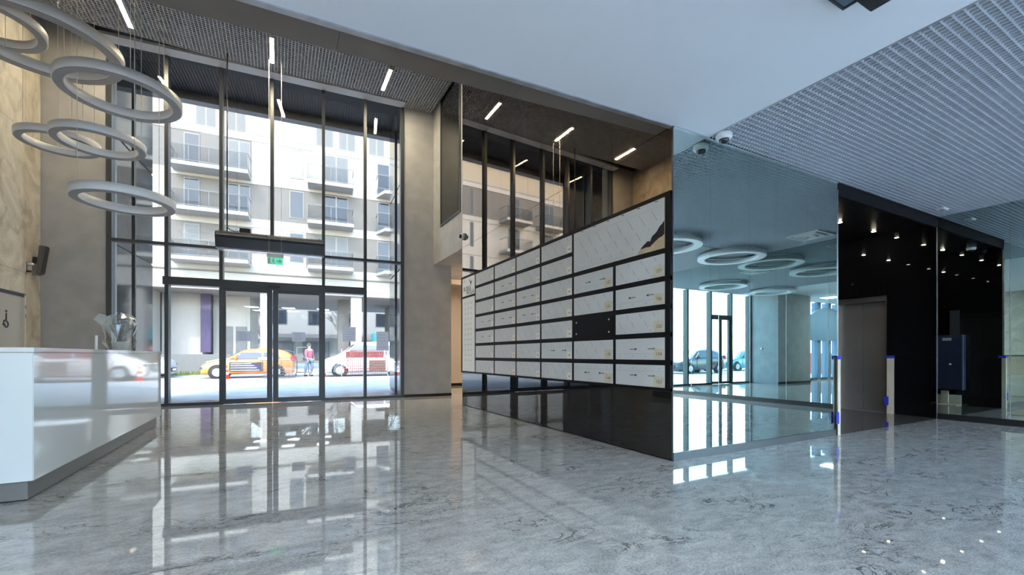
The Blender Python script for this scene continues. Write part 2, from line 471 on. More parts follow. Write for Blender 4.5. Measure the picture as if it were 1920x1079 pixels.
# ------------------------------------------------------------------ ceilings
EY = lambda x: 3.38 - .0445 * x          # edge of the low ceiling
SY = lambda x: 3.70 - .072 * x           # far edge of the soffit panel
bm = bmesh.new()
prism(bm, [(XL, YB), (4.13, YB), (4.13, YM), (XM, YM), (XM, EY(XM)), (XL, EY(XL))], 'z', ZC, ZC + .12)
tag(obj('ceiling', bm, M['white_ceiling']), kind='structure')
bm = bmesh.new()
prism(bm, [(XL, EY(XL) + .0), (XM, EY(XM)), (XM, EY(XM) + .05), (XL, EY(XL) + .05)], 'z', ZC - .012, ZC + .1)
tr1 = obj('trim_1', bm, M['alu']); tr1['kind'] = 'structure'
soff = empty('ceiling_soffit', kind='structure')
xx = [XL, -2.6, -1.1, .4, 1.9, XM]
for i in range(5):
    a, b = xx[i] + .0015, xx[i + 1] - .0015
    bm = bmesh.new()
    prism(bm, [(a, EY(a) + .052), (b, EY(b) + .052), (b, SY(b)), (a, SY(a))], 'z', ZC, ZC + .06)
    obj('soffit_panel', bm, M['bronze_panel'], soff)
bm = bmesh.new()
prism(bm, [(XL, EY(XL) + .06), (XM, EY(XM) + .06), (XM, SY(XM)), (XL, SY(XL))], 'z', ZC + .06, ZH + .3)
tag(obj('wall_bulkhead', bm, M['plaster']), kind='structure')
# lobby: plain ceiling behind the camera and open-cell grid ahead
M['grey_ceiling'] = mat('grey_ceiling', (.30, .32, .345), .8)
struct('ceiling_lobby', (4.13, XR, YB, -.03, ZC, ZC + .12), M['grey_ceiling'])
struct('ceiling_backing', (4.13, XR + .3, -.03, YM + .03, ZC + .10, ZC + .16), M['plenum_mid'])

def cell_grid(name, x0, x1, y0, y1, z0, h, px, py, t, m):
    bm = bmesh.new()
    n = int((x1 - x0) / px)
    for i in range(n + 1):
        x = x0 + i * px; abox(bm, x - t / 2, x + t / 2, y0, y1, z0, z0 + h)
    n = int((y1 - y0) / py)
    for i in range(n + 1):
        y = y0 + i * py; abox(bm, x0, x1, y - t / 2, y + t / 2, z0 + .0004, z0 + h)
    return obj(name, bm, m)
g = cell_grid('ceiling_grid', 4.15, XR, 0, YM - .01, ZC, .04, .048, .06, .010, M['grid_white'])
g['kind'] = 'structure'
struct('trim_2', (4.13, 4.142, -.03, YM, ZC - .004, ZC + .05), M['alu'])
g2 = cell_grid('ceiling_grid_hall', XL, XM + .02, 3.9, 11.38, ZH - .05, .028, .065, .065, .015, M['grid_hall'])
g2['kind'] = 'structure'
struct('ceiling_hall', (XL - .3, 6.8, 3.2, 12.3, ZH + .14, ZH + .26), M['plenum'])
o = box('trim_3', (-3.13, 2.9, -.30, -.02, ZH - .08, ZH - .02), M['grid_hall']); o.location = (0, 11.63, 0); o.rotation_euler = (0, 0, FA); o['kind'] = 'structure'

# ------------------------------------------------------------------ entrance glazing (facade frame: local x along it, y outwards)
FR = empty('window_1', (0, 11.63, 0), FA, kind='structure')
mull = [-3.07, -2.11, -1.12, -.12, .98, 1.945, 2.86]
for i, x in enumerate(mull):
    w = .07 if 0 < i < 6 else .09
    lo = 2.78 if i == 3 else 0
    box('mullion', (x - w / 2, x + w / 2, -.03, .15, max(lo, 3.5) if i == 3 else lo, ZH + .5), M['anthracite'], FR)
def rail(x0, x1, z0, z1, y0=-.03, y1=.12, nm='transom', m='anthracite', p=None):
    return box(nm, (x0, x1, y0, y1, z0, z1), M[m], p or FR)
for i in range(6):
    rail(mull[i] + .025, mull[i + 1] - .025, 3.455, 3.52)
rail(-3.03, -2.135, 0, .06, nm='sill_rail'); rail(1.97, 2.82, 0, .06, nm='sill_rail')
for i in range(6):
    a, b = mull[i] + .03, mull[i + 1] - .03
    box('pane', (a, b, .04, .052, 3.52, ZH + .5), M['glass_solar'], FR)
    if i in (0, 5):
        box('pane', (a, b, .04, .052, .06, 3.455), M['glass_solar'], FR)
for (a, b) in ((mull[1] + .03, mull[2] - .03), (mull[2] + .03, mull[4] - .03), (mull[4] + .03, mull[5] - .03)):
    box('pane', (a, b, .04, .052, 2.78, 3.455), M['glass_solar'], FR)
# sliding entrance door
DR = empty('door_1', (0, 11.63, 0), FA, kind='structure')
rail(-2.16, 1.97, 2.61, 2.78, -.10, .14, 'header', p=DR)
box('sensor', (-.20, .06, -.125, -.10, 2.655, 2.70), M['black_plastic'], DR)
for (a, b) in ((-2.085, -1.145), (1.005, 1.92)):
    s = empty('side_screen'); s.parent = DR
    box('screen_glass', (a, b, .04, .052, .06, 2.61), M['glass_solar'], s)
    box('bottom_rail', (a, b, -.02, .10, 0, .06), M['anthracite'], s)
for k, (a, b) in enumerate(((-1.13, -.105), (-.095, .99))):
    s = empty('door_leaf'); s.parent = DR
    fw = .11
    for q in ((a, a + fw, 0.008, 2.61), (b - fw, b, 0.008, 2.61)):
        box('stile', (q[0], q[1], -.085, -.035, q[2], q[3]), M['anthracite'], s)
    box('bottom_rail', (a + fw, b - fw, -.085, -.035, .008, .115), M['anthracite'], s)
    box('top_rail', (a + fw, b - fw, -.085, -.035, 2.53, 2.61), M['anthracite'], s)
    box('leaf_glass', (a + fw, b - fw, -.064, -.056, .115, 2.53), M['glass_solar'], s)
# notices taped on the glass
def notice(x0, x1, z0, z1, y, label):
    o = empty('notice', (0, 11.63, 0), FA, label, 'notice')
    box('sheet', (x0, x1, y - .003, y, z0, z1), M['paper'], o)
    bm = bmesh.new()
    n = 5
    for i in range(n):
        z = z1 - (i + 1) * (z1 - z0) / (n + 1)
        abox(bm, x0 + .05, x1 - .05 - random.uniform(0, .08), y - .0045, y - .003, z - .006, z + .006)
    obj('printed_lines', bm, M['print_grey'], o)
notice(-.82, -.50, 1.42, 1.64, -.066, 'landscape notice sheet taped to the left sliding door leaf')
notice(.30, .58, 1.42, 1.64, -.066, 'landscape notice sheet taped to the right sliding door leaf')
notice(1.42, 1.72, 1.44, 1.80, .038, 'square notice sheet on the fixed glass right of the sliding doors')
notice(2.22, 2.52, 1.22, 1.70, .038, 'tall notice sheet on the rightmost glass panel near the grey wall')

# air curtain hung over the doors
AC = empty('air_curtain', (-.1, 11.05, 3.34), FA, 'long black air curtain hung on rods over the sliding doors', 'air curtain')
prof = [(-.14, .03), (.14, .03), (.17, .12), (.17, .30), (.13, .37), (-.12, .37), (-.19, .31), (-.19, .23)]
bm = bmesh.new(); prism(bm, prof, 'x', -1.03, 1.03); obj('housing', bm, M['black_plastic'], AC)
bm = bmesh.new(); prism(bm, [(-.195, .275), (-.195, .31), (-.19, .31), (-.19, .275)], 'x', -1.03, 1.03); obj('front_strip', bm, M['alu'], AC)
bm = bmesh.new()
for k in range(84):
    x = -1.0 + k * .0241
    abox(bm, x, x + .01, -.20, -.185, .315, .325) if False else prism(bm, [(-.195, .31), (-.205, .315), (-.13, .385), (-.12, .37)], 'x', x, x + .012)
tag(obj('intake_grille', bm, M['brown_black'], AC), kind='stuff')
bm = bmesh.new()
for k in range(84):
    x = -1.0 + k * .0241
    prism(bm, [(-.19, .23), (-.196, .225), (-.147, .03), (-.14, .03)], 'x', x, x + .012)
tag(obj('outlet_fins', bm, M['black_plastic'], AC), kind='stuff')
for s in (-1.045, 1.03):
    bm = bmesh.new(); prism(bm, [(p[0] * 1.03, .2 + (p[1] - .2) * 1.03) for p in prof], 'x', s, s + .015); obj('end_cap', bm, M['black_plastic'], AC)
box('bottom_outlet', (-1.0, 1.0, -.12, .12, .0, .03), M['alu'], AC)
tube('hanger_rod', (-.86, .02, .37), (-.86, .02, ZH - 3.34 - .04), .013, M['black_plastic'], AC, 8)
for x in (-.06, .93):
    box('wall_bracket', (x, x + .03, .02, .50, .40, .43), M['black_plastic'], AC)
    box('bracket_post', (x, x + .03, .02, .05, .36, .40), M['black_plastic'], AC)
b = box('control_box', (-.62, -.42, -.10, .04, .385, .48), M['black_plastic'], AC, .008)
bm = bmesh.new()
pts = [Vector((-.86, -.02, .50)), Vector((-.80, -.05, .43)), Vector((-.72, -.06, .40)), Vector((-.62, -.04, .42))]
for i in range(3): atube(bm, pts[i], pts[i + 1], .009, 6)
obj('power_cable', bm, M['black_plastic'], AC)

# exit sign under it
EX = empty('exit_sign', (-.05, 10.80, 3.06), FA, 'green running figure exit sign hanging below the air curtain', 'exit sign')
box('panel', (-.15, .15, -.012, .012, .0, .15), M['green'], EX)
box('housing', (-.16, .16, -.025, .025, .15, .235), M['white'], EX)
for x in (-.12, .12):
    tube('hanger_rod', (x, 0, .235), (x, 0, ZH - 3.06 - .04), .003, M['wire'], EX, 6)
bm = bmesh.new()
prism(bm, [(.03, .09), (.075, .09), (.075, .125), (.13, .07), (.075, .02), (.075, .055), (.03, .055)], 'y', -.016, -.012)
obj('arrow', bm, M['sign_white'], EX)
bm = bmesh.new()
abox(bm, -.14, -.09, -.016, -.012, .015, .135)
prism(bm, [(-.06, .10), (-.04, .115), (-.01, .08), (-.02, .05), (-.0, .02), (-.02, .015), (-.045, .05), (-.07, .02), (-.085, .03), (-.06, .06)], 'y', -.016, -.012)
lathe(bm, [(.012, 0), (.012, .004)], (-.03, -.016, .125), 10, Matrix.Rotation(-PI / 2, 3, 'X'))
obj('running_figure', bm, M['sign_white'], EX)

# tube lights in the hall ceiling
for (x, y0, lab) in ((-2.53, 10.20, 'warm linear tube light in the hall ceiling above the pendant rings'), (-.11, 10.08, 'middle warm linear tube light in the hall grid ceiling'), (2.23, 9.95, 'warm linear tube light in the hall ceiling by the grey front wall')):
    r = empty('tube_light', (x, y0, ZH - .06), 0, lab, 'ceiling light', 'tube lights in the hall ceiling')
    box('diffuser', (-.033, .033, 0, .85, -.055, -.012), M['tube'], r, .006)
    bm = bmesh.new(); abox(bm, -.042, .042, -.01, .86, -.010, .02); abox(bm, -.042, -.035, -.01, .86, -.053, -.010); abox(bm, .035, .042, -.01, .86, -.053, -.010)
    abox(bm, -.035, .035, -.01, -.002, -.053, -.010); abox(bm, -.035, .035, .852, .86, -.053, -.010); obj('housing', bm, M['white'], r)

# ------------------------------------------------------------------ ring pendants
def ring_mesh(R, w, h, n=72):
    bm = bmesh.new(); sec = [(R - w, 0.006), (R - w + .006, 0), (R - .006, 0), (R, .006), (R, h), (R - w, h)]
    rings = []
    for i in range(n):
        t = 2 * PI * i / n
        rings.append([bm.verts.new((r * math.cos(t), r * math.sin(t), z)) for r, z in sec])
    k = len(sec)
    for i in range(n):
        for j in range(k):
            f = bm.faces.new((rings[i][j], rings[(i + 1) % n][j], rings[(i + 1) % n][(j + 1) % k], rings[i][(j + 1) % k])); f.smooth = j in (2, 3, 5)
    return bm
def diff_mesh(R, w, n=72):
    bm = bmesh.new(); rings = []
    for i in range(n):
        t = 2 * PI * i / n
        rings.append([bm.verts.new((r * math.cos(t), r * math.sin(t), z)) for r, z in ((R - w + .012, .0), (R - w + .012, -.006), (R - .012, -.006), (R - .012, 0))])
    for i in range(n):
        for j in range(3):
            bm.faces.new((rings[i][j], rings[(i + 1) % n][j], rings[(i + 1) % n][j + 1], rings[i][j + 1]))
    return bm
PEND = [(-1.65, 6.96, 2.95, .50, 'lowest white ring pendant, hanging clear of the others'),
        (-2.17, 8.02, 4.00, .50, 'white ring pendant overlapping in front of the far left ring'),
        (-2.77, 8.62, 4.12, .45, 'far left white ring pendant partly hidden behind another ring'),
        (-1.69, 6.99, 4.25, .60, 'large white ring pendant below and behind the biggest ring'),
        (-2.39, 6.89, 4.60, .74, 'biggest white ring pendant near the top left corner'),
        (-2.93, 7.19, 4.85, .50, 'small white ring pendant high at the left picture edge')]
for (x, y, z, R, lab) in PEND:
    r = empty('ring_pendant', (x, y, z), 0, lab, 'pendant light', 'ring pendants over the reception desk')
    h, w = .095 * (R / .5) ** .5, .10 * (R / .5) ** .5
    obj('ring_body', ring_mesh(R, w, h), M['lamp_white'], r)
    obj('diffuser', diff_mesh(R, w), M['lamp_diff'], r)
    for k in range(3):
        a = k * 2 * PI / 3 + .5 + x
        px, py = (R - w / 2) * math.cos(a), (R - w / 2) * math.sin(a)
        tube('suspension_wire', (px, py, h), (px, py, ZH - z - .04), .0035, M['wire'], r, 5)

# fill panels added in the ceiling behind the camera to brighten the room
for i, x in enumerate((-3.2, -1.6, .0)):
    for j, y in enumerate((-3.3, -1.5)):
        r = empty('fill_panel', (x, y, ZC), 0, '%s square fill light added in the %s row of the white ceiling' % (('left', 'middle', 'right')[i], ('rear', 'front')[j]), 'ceiling light', 'fill lights added in the white ceiling')
        box('diffuser', (-.29, .29, -.29, .29, -.012, -.002), M['panel'], r)
        bm = bmesh.new()
        for b in ((-.31, .31, .29, .31), (-.31, .31, -.31, -.29), (-.31, -.29, -.29, .29), (.29, .31, -.29, .29)): abox(bm, *b, -.016, 0)
        obj('rim', bm, M['white'], r)
# ------------------------------------------------------------------ reception desk
D = empty('reception_desk', (-1.62, 4.60, 0), 0, 'long glossy white reception desk with grey kick plate', 'desk')
box('body', (-.78, 0, 0, 4.08, .155, 1.118), M['white_lam'], D, .004)
box('worktop', (-.80, .006, -.006, 4.09, 1.122, 1.157), M['white_lam'], D, .004)
box('kick_plate', (-.74, -.045, .04, 4.02, .012, .153), M['kick'], D)
box('foot_rail', (-.73, -.05, .05, 4.01, .0, .012), M['black_satin'], D)
ft = tube('chrome_post', (0, 0, 0), (0, 0, .17), .013, M['white']); ft.name = 'candle_stick'
ft.location = (-1.85, 6.73, 1.157)
tag(ft, 'thin white upright stick standing on the reception desk top', 'candle')
# cellophane wrapped flowers
BQ = empty('wrapped_plant', (-1.88, 7.75, 1.157), 0, 'plant wrapped in clear cellophane standing on the desk', 'plant')
bm = bmesh.new(); lathe(bm, [(.075, 0), (.10, .12), (.105, .125), (.09, .125)], n=20); obj('pot', bm, M['print_grey'], BQ)
bm = bmesh.new()
n = 20
prev = None
for k, (r, z) in enumerate(((.12, .0), (.17, .10), (.15, .2), (.19, .34), (.14, .44), (.06, .5))):
    ring = [bm.verts.new(((r + random.uniform(-.025, .025)) * math.cos(2 * PI * i / n), (r + random.uniform(-.025, .025)) * math.sin(2 * PI * i / n), max(.002, z + random.uniform(-.01, .02)))) for i in range(n)]
    if prev:
        for i in range(n): bm.faces.new((prev[i], prev[(i + 1) % n], ring[(i + 1) % n], ring[i]))
    prev = ring
obj('cellophane', bm, M['cello'], BQ)
bm = bmesh.new()
for k in range(12):
    a = random.uniform(0, 2 * PI); e = Vector((.09 * math.cos(a), .09 * math.sin(a), random.uniform(.22, .4)))
    atube(bm, (0, 0, .1), e, .004, 5)
    lathe(bm, [(.002, 0), (.022, .012), (.018, .03), (.002, .04)], e, 8)
obj('stems', bm, M['lamp_diff'], BQ)
bm = bmesh.new()
prism(bm, [(-.16, .30), (-.28, .42), (-.22, .50), (-.1, .46), (-.02, .02)], 'y', -.004, .004)
obj('wrap_fold', bm, M['cello'], BQ)

# ------------------------------------------------------------------ grey side door with wheelchair sign, speaker, bracket
d2 = empty('door_2', kind='structure')
box('door_leaf', (XL - .028, XL - .004, DY0 + .04, DY1 - .05, .01, DZ - .03), M['door_grey'], d2)
box('door_frame', (XL - .03, XL + .012, DY1 - .05, DY1, 0, DZ), M['door_edge'], d2)
box('door_frame', (XL - .03, XL + .006, DY0, DY0 + .04, 0, DZ), M['door_edge'], d2)
box('door_head', (XL - .03, XL + .004, DY0 + .04, DY1 - .05, DZ - .03, DZ + .03), M['anthracite'], d2)
for z in (1.78, 1.95): tube('hinge', (XL + .018, DY1 - .03, z), (XL + .018, DY1 - .03, z + .07), .012, M['alu'], d2, 8)
bm = bmesh.new()
ringp = [(.055 * math.cos(t * PI / 9), .055 * math.sin(t * PI / 9)) for t in range(18)]
for i in range(14):
    p, q = ringp[i + 9 if i + 9 < 18 else i - 9], ringp[i + 10 if i + 10 < 18 else i - 8]
    atube(bm, (XL + .0, 10.70 + p[0], 1.63 + p[1]), (XL + .0, 10.70 + q[0], 1.63 + q[1]), .010, 6)
for a, b in (((10.695, 1.82), (10.69, 1.70)), ((10.69, 1.70), (10.63, 1.69)), ((10.63, 1.69), (10.60, 1.61))):
    atube(bm, (XL, *a), (XL, *b), .011, 6)
lathe(bm, [(.018, 0), (.018, .01)], (XL - .004, 10.70, 1.855), 12, Matrix.Rotation(PI / 2, 3, 'Y'))
obj('wheelchair_symbol', bm, M['ink'], d2)

SP = empty('wall_speaker', (-4.02, 11.62, 2.62), 0, 'tilted dark grey box speaker high on the grey wall corner', 'speaker')
bm = bmesh.new(); prism(bm, [(-.02, 0), (.05, .03), (.12, .56), (.03, .56)], 'y', -.07, .09); obj('cabinet', bm, M['speaker'], SP)
bm = bmesh.new(); prism(bm, [(.053, .05), (.061, .05), (.125, .54), (.117, .54)], 'y', -.06, .08); obj('front_grille', bm, M['black_plastic'], SP)
box('wall_bracket', (-.07, .04, -.03, .03, .22, .34), M['black_plastic'], SP)
BR = empty('door_camera', (XL, 11.36, 2.60), 0, 'small chrome device fixed on the marble beside the speaker', 'device')
box('back_plate', (0, .012, -.03, .03, 0, .24), M['alu'], BR)
bm = bmesh.new(); lathe(bm, [(.02, 0), (.03, .02), (.028, .09), (.01, .10)], (.012, 0, .18), 14, Matrix.Rotation(PI / 2, 3, 'Y')); obj('lens_barrel', bm, M['alu'], BR)
bm = bmesh.new(); lathe(bm, [(.018, 0), (.024, .03), (.016, .06)], (.012, 0, .05), 12, Matrix.Rotation(PI / 2, 3, 'Y')); obj('clamp_knob', bm, M['black_plastic'], BR)

# ------------------------------------------------------------------ mailbox bank
MB = empty('mailbox_bank', (XM, 0, 0), 0, 'black framed wall of film covered steel mailboxes with white directory', 'mailboxes')
colsY = [(7.41, 8.26), (6.56, 7.365), (5.77, 6.52), (4.935, 5.725), (4.10, 4.89), (3.295, 4.05)]
P, G, Z0 = .2934, .05, .752
def rowz(k): return Z0 + k * P, Z0 + k * P + (P - G)
ZT = Z0 + 7 * P - G
bm = bmesh.new()
ygaps = [YM + .004] + sum([[c[0], c[1]] for c in reversed(colsY)], []) + [8.31, 8.995, 9.078]
# frame: rails and stiles
for i in range(0, len(ygaps) - 1, 2):
    abox(bm, -.03, 0, ygaps[i], ygaps[i + 1], .722, 2.803)
abox(bm, -.0302, 0, YM + .004, 9.078, .722, Z0); abox(bm, -.0302, 0, YM + .004, 9.078, ZT, 2.803)
for k in range(1, 7):
    z = Z0 + k * P
    y0 = 4.05 + .02 if False else YM + .004
    if k == 6: abox(bm, -.0301, 0, 4.93, 8.3, z - G, z)
    else: abox(bm, -.0301, 0, YM + .004, 8.3, z - G, z)
# fill where the big board spans the stile
obj('frame', bm, M['mb_frame'], MB)
abm = bmesh.new()
box('sign_rail', (-.030, 0, 8.31, 9.0, 2.325, 2.37), M['mb_frame'], MB)

num = 157
def door(ci, k):
    global num
    y0, y1 = colsY[ci]; z0, z1 = rowz(k); y0 += .004; y1 -= .004; z0 += .004; z1 -= .004
    bm = bmesh.new(); abox(bm, -.036, -.006, y0, y1, z0, z1)
    d = obj('mailbox_door', bm, M['film'], MB)
    # printing on the film: slanted word blocks or an arrow strip
    bm = bmesh.new(); x = -.0368
    W, H = y1 - y0, z1 - z0
    style = random.random()
    def quad(cy, cz, l, w, ang, mi=0):
        c, s = math.cos(ang), math.sin(ang)
        P4 = [(-l / 2, -w / 2), (l / 2, -w / 2), (l / 2, w / 2), (-l / 2, w / 2)]
        vs = [bm.verts.new((x, min(max(cy + a * c - b * s, y0), y1), min(max(cz + a * s + b * c, z0), z1))) for a, b in P4]
        bm.faces.new(vs).material_index = mi
    if style < .68:
        sh = random.uniform(0, .2)
        for i in range(-1, 6):
            for j in range(3):
                cy = y1 - (sh + i * .2 + j * .09); cz = z1 - .03 - j * .105
                for q in range(3):
                    yy_, zz_ = cy + (1 - q) * .018, cz + (1 - q) * .027
                    if y0 + .03 < yy_ < y1 - .03 and z0 + .02 < zz_ < z1 - .02:
                        quad(yy_, zz_, .024, .010 + .004 * (q % 2), math.atan2(.027, .018))
    else:
        za = z0 + H * random.choice((.28, .72))
        quad((y0 + y1) / 2, za, W - .01, .003, 0)
        for i in range(4):
            cy = y1 - .08 - i * .2
            if y0 + .02 < cy < y1 - .02: quad(cy, za + (.03 if za > z0 + H / 2 else -.03), .016, .016, .4)
        zc = z0 + H * .5
        sg = random.choice((-1, 1))
        for cy in (y0 + W * .25, y0 + W * .62):
            quad(cy, zc, .09, .008, 0, 1)
            vs = [bm.verts.new((x, cy + sg * a, zc + b)) for a, b in ((.07, 0), (.035, .016), (.035, -.016))]
            bm.faces.new(vs).material_index = 1
    tag(obj('film_print', bm, [M['film_print'], M['film_arrow']], d), kind='stuff')
    if (ci, k) != (4, 5):
        pale = ci < 4
        w, h = (.11, .10) if pale else (.145, .12)
        s = box('number_label', (-.0378, -.036, y0 + .004, y0 + w, z0 + .004, z0 + h), M['sticker_pale' if pale else 'sticker'], d)
        if ci >= 1:
            Mx = Matrix.Translation((-.0382, y0 + w / 2, z0 + h * .5)) @ Matrix(((0, 0, -1, 0), (-1, 0, 0, 0), (0, 1, 0, 0), (0, 0, 0, 1)))
            text('number', str(num), .052 if not pale else .04, Mx, M['brown_black'], d, .0003)
        num -= 1
for ci in reversed(range(6)):
    for k in reversed(range(7)):
        if ci >= 4 and k >= 5: continue
        if (ci, k) == (4, 2):
            continue
        door(ci, k)
# the one black cover plate
z0, z1 = rowz(2)
cp = box('cover_plate', (-.034, -.004, 4.104, 4.886, z0 - .0, z1), M['mb_frame'], MB)
for y in (4.17, 4.83):
    for z in (z0 + .045, z1 - .045):
        bm = bmesh.new(); lathe(bm, [(.012, 0), (.012, .006)], (-.034, y, z), 10, Matrix.Rotation(-PI / 2, 3, 'Y')); obj('screw', bm, M['alu'], cp)
# big film covered board with torn corner
zb0, zb1 = rowz(5)[0] + .004, rowz(6)[1] - .004
ya, yb = 3.299, 4.886
bb = box('notice_board', (-.034, -.006, ya, yb, zb0, zb1), M['board'], MB)
edge = [(3.299, zb1 - .24), (3.33, zb1 - .27), (3.36, zb1 - .285), (3.40, zb1 - .33), (3.42, zb1 - .345), (3.47, zb1 - .37), (3.50, zb1 - .42), (3.53, zb1 - .405), (3.60, zb1 - .44), (3.64, zb1 - .47), (3.66, zb1 - .49), (3.69, zb0)]
bm = bmesh.new(); prism(bm, [(yb, zb0), (yb, zb1), (ya, zb1)] + edge, 'x', -.0375, -.034); obj('protective_film', bm, M['film'], bb)
dark = [(p[0], p[1]) for p in edge[:-2]]
dk2 = [(3.62, zb1 - .475), (3.56, zb1 - .47), (3.50, zb1 - .475), (3.44, zb1 - .44), (3.38, zb1 - .41), (3.33, zb1 - .40), (3.299, zb1 - .38)]
bm = bmesh.new(); prism(bm, dark + dk2, 'x', -.0352, -.034); obj('torn_edge', bm, M['torn'], bb)
bm = bmesh.new()
x = -.0380
def q4(cy, cz, l, w, ang, mi=0):
    c, s = math.cos(ang), math.sin(ang)
    vs = [bm.verts.new((x, cy + a * c - b * s, cz + a * s + b * c)) for a, b in ((-l / 2, -w / 2), (l / 2, -w / 2), (l / 2, w / 2), (-l / 2, w / 2))]
    bm.faces.new(vs).material_index = mi
q4((ya + yb) / 2, zb1 - .075, yb - ya - .05, .003, 0)
q4((3.72 + yb) / 2, zb0 + .035, yb - 3.72, .003, 0)
for i in range(8):
    cy0 = yb - .10 - i * .185
    q4(cy0 - .02, zb1 - .105, .016, .016, .3)
    for j in range(3):
        for q in range(5):
            cy, cz = cy0 - .045 - j * .115 - q * .014, zb1 - .135 - j * .15 - q * .022
            if cz < zb0 + .06 or cy < 3.33: continue
            if cy < 3.72 and cz < zb1 - .47 + (3.69 - cy) * .9: continue
            q4(cy, cz, .022, .010 + .004 * (q % 2), math.atan2(.022, .014))
for i in range(6):
    q4(yb - .18 - i * .26, zb1 - .012, .05, .008, .15, 1)
tag(obj('film_print', bm, [M['film_print'], M['film_arrow']], bb), kind='stuff')
# white sign and directory
sg = box('house_sign', (-.034, -.006, 8.32, 8.99, 2.37, ZT), M['sign_white'], MB)
R4 = Matrix(((0, 0, -1, 0), (-1, 0, 0, 0), (0, 1, 0, 0), (0, 0, 0, 1)))
text('lettering', 'BUSKA', .135, Matrix.Translation((-.0345, 8.72, 2.515)) @ R4, M['ink'], sg)
text('lettering', 'WOLA', .135, Matrix.Translation((-.0345, 8.56, 2.425)) @ R4, M['ink'], sg)
text('lettering', 'B27', .07, Matrix.Translation((-.0345, 8.88, 2.69)) @ R4, M['print_grey'], sg)
bm = bmesh.new()
prism(bm, [(8.60, 2.715), (8.535, 2.66), (8.50, 2.635), (8.45, 2.68), (8.47, 2.63), (8.50, 2.60), (8.51, 2.555), (8.53, 2.59), (8.56, 2.64)], 'x', -.0355, -.034); obj('bird_emblem', bm, M['ink'], sg)
dc = box('directory_panel', (-.034, -.006, 8.32, 8.99, Z0 + .004, 2.322), M['sign_white'], MB)
bm = bmesh.new()
for i in range(12):
    for j in range(3):
        y = 8.50 + j * .16; z = 2.2 - i * .11
        abox(bm, -.0352, -.034, y - .025, y + .025, z - .018, z + .018)
obj('name_fields', bm, M['print_grey'], dc)
box('door_edge_latch', (-.02, .0, 9.079, 9.10, 1.20, 1.27), M['black_plastic'], MB)

# ------------------------------------------------------------------ cameras and ceiling fittings
def dome(name, loc, rot, label, cat='security camera', s=1.0):
    r = empty(name, loc, 0, label, cat); r.rotation_euler = rot
    bm = bmesh.new(); lathe(bm, [(.068 * s, 0), (.078 * s, -.01), (.078 * s, -.045 * s), (.066 * s, -.062 * s), (.05 * s, -.064 * s)], n=28); obj('housing', bm, M['white'], r)
    bm = bmesh.new(); lathe(bm, [(.05 * s, -.06 * s), (.047 * s, -.08 * s), (.033 * s, -.098 * s), (.012 * s, -.106 * s), (.002, -.107 * s)], n=24); obj('dome', bm, M['black_glass'], r)
    return r
dome('dome_camera', (4.21, 3.075, ZC - .002), (0, 0, 0), 'white dome security camera under the grid ceiling beside the mirror', s=1.05)
dome('dome_camera', (XM, 9.0, 3.70), (0, PI / 2, 0), 'white dome camera on the far end of the dark mirror wall', s=1.0)
dome('dome_camera', (7.1, 3.62, 3.385), (0, 0, 0), 'white dome camera under the black alcove ceiling', s=1.0)
SD = empty('motion_detector', (9.45, 2.98, ZC), 0, 'flat white detector on the grid ceiling near the right mirror', 'detector')
box('housing', (-.10, .10, -.055, .055, -.035, 0), M['white'], SD, .01)
box('sensor_face', (-.06, .06, -.035, .035, -.042, -.035), M['lamp_diff'], SD, .004)
# square ceiling fittings overhead
HA = empty('ceiling_cassette', (2.92, 1.105, ZC), 0, 'pale square ceiling cassette with dark rim at the top edge', 'ceiling unit')
bm = bmesh.new()
for b in ((-.45, .47, .455, .47), (-.45, .47, -.45, -.435), (-.45, -.435, -.435, .455), (.455, .47, -.435, .455)):
    abox(bm, *b, -.03, 0)
obj('rim', bm, M['anthracite'], HA); box('face', (-.435, .455, -.435, .455, -.02, 0), M['arch'], HA)
HB = empty('ceiling_hatch', (3.07, 1.03, ZC), 0, 'dark square box hanging below the white ceiling at the top edge', 'ceiling unit')
box('casing', (-.38, .40, -.40, .42, -.10, -.035), M['black_plastic'], HB, .006); box('mount', (-.3, .3, -.3, .3, -.036, -.03), M['anthracite'], HB)

# downlights in the alcove ceiling
for j, y in enumerate((4.0, 5.05)):
    for i, x in enumerate((7.33, 8.51, 9.69)):
        lab = ('%s downlight in the %s row of the black alcove ceiling' % (('left', 'middle', 'right')[i], ('front', 'rear')[j]))
        r = empty('downlight', (x, y, 3.385), 0, lab, 'ceiling light', 'downlights in the lift alcove')
        bm = bmesh.new(); lathe(bm, [(.045, 0), (.045, -.006), (.036, -.006), (.034, -.002)], n=20); obj('trim_ring', bm, M['black_plastic'], r)
        bm = bmesh.new(); lathe(bm, [(.032, -.003), (.030, -.010), (.001, -.012)], n=20); obj('lens', bm, M['down'], r)

# ------------------------------------------------------------------ lift
LF = empty('elevator', (10.36, 0, 0), 0, 'dark stainless steel lift with two centre opening doors in the alcove', 'elevator')
box('door_panel', (.0, .03, 4.005, 4.462, .008, 2.13), M['lift_steel'], LF, .002)
box('door_panel', (.0, .03, 4.468, 4.93, .008, 2.13), M['lift_steel'], LF, .002)
box('header', (-.16, .05, 3.985, 4.985, 2.135, 2.24), M['steel'], LF)
box('jamb', (-.20, .05, 4.932, 4.985, 0, 2.135), M['steel'], LF)
box('jamb', (-.20, .05, 3.982, 4.0, 0, 2.135), M['steel'], LF)
box('sill', (-.20, 0, 4.0, 4.93, 0, .008), M['alu'], LF)

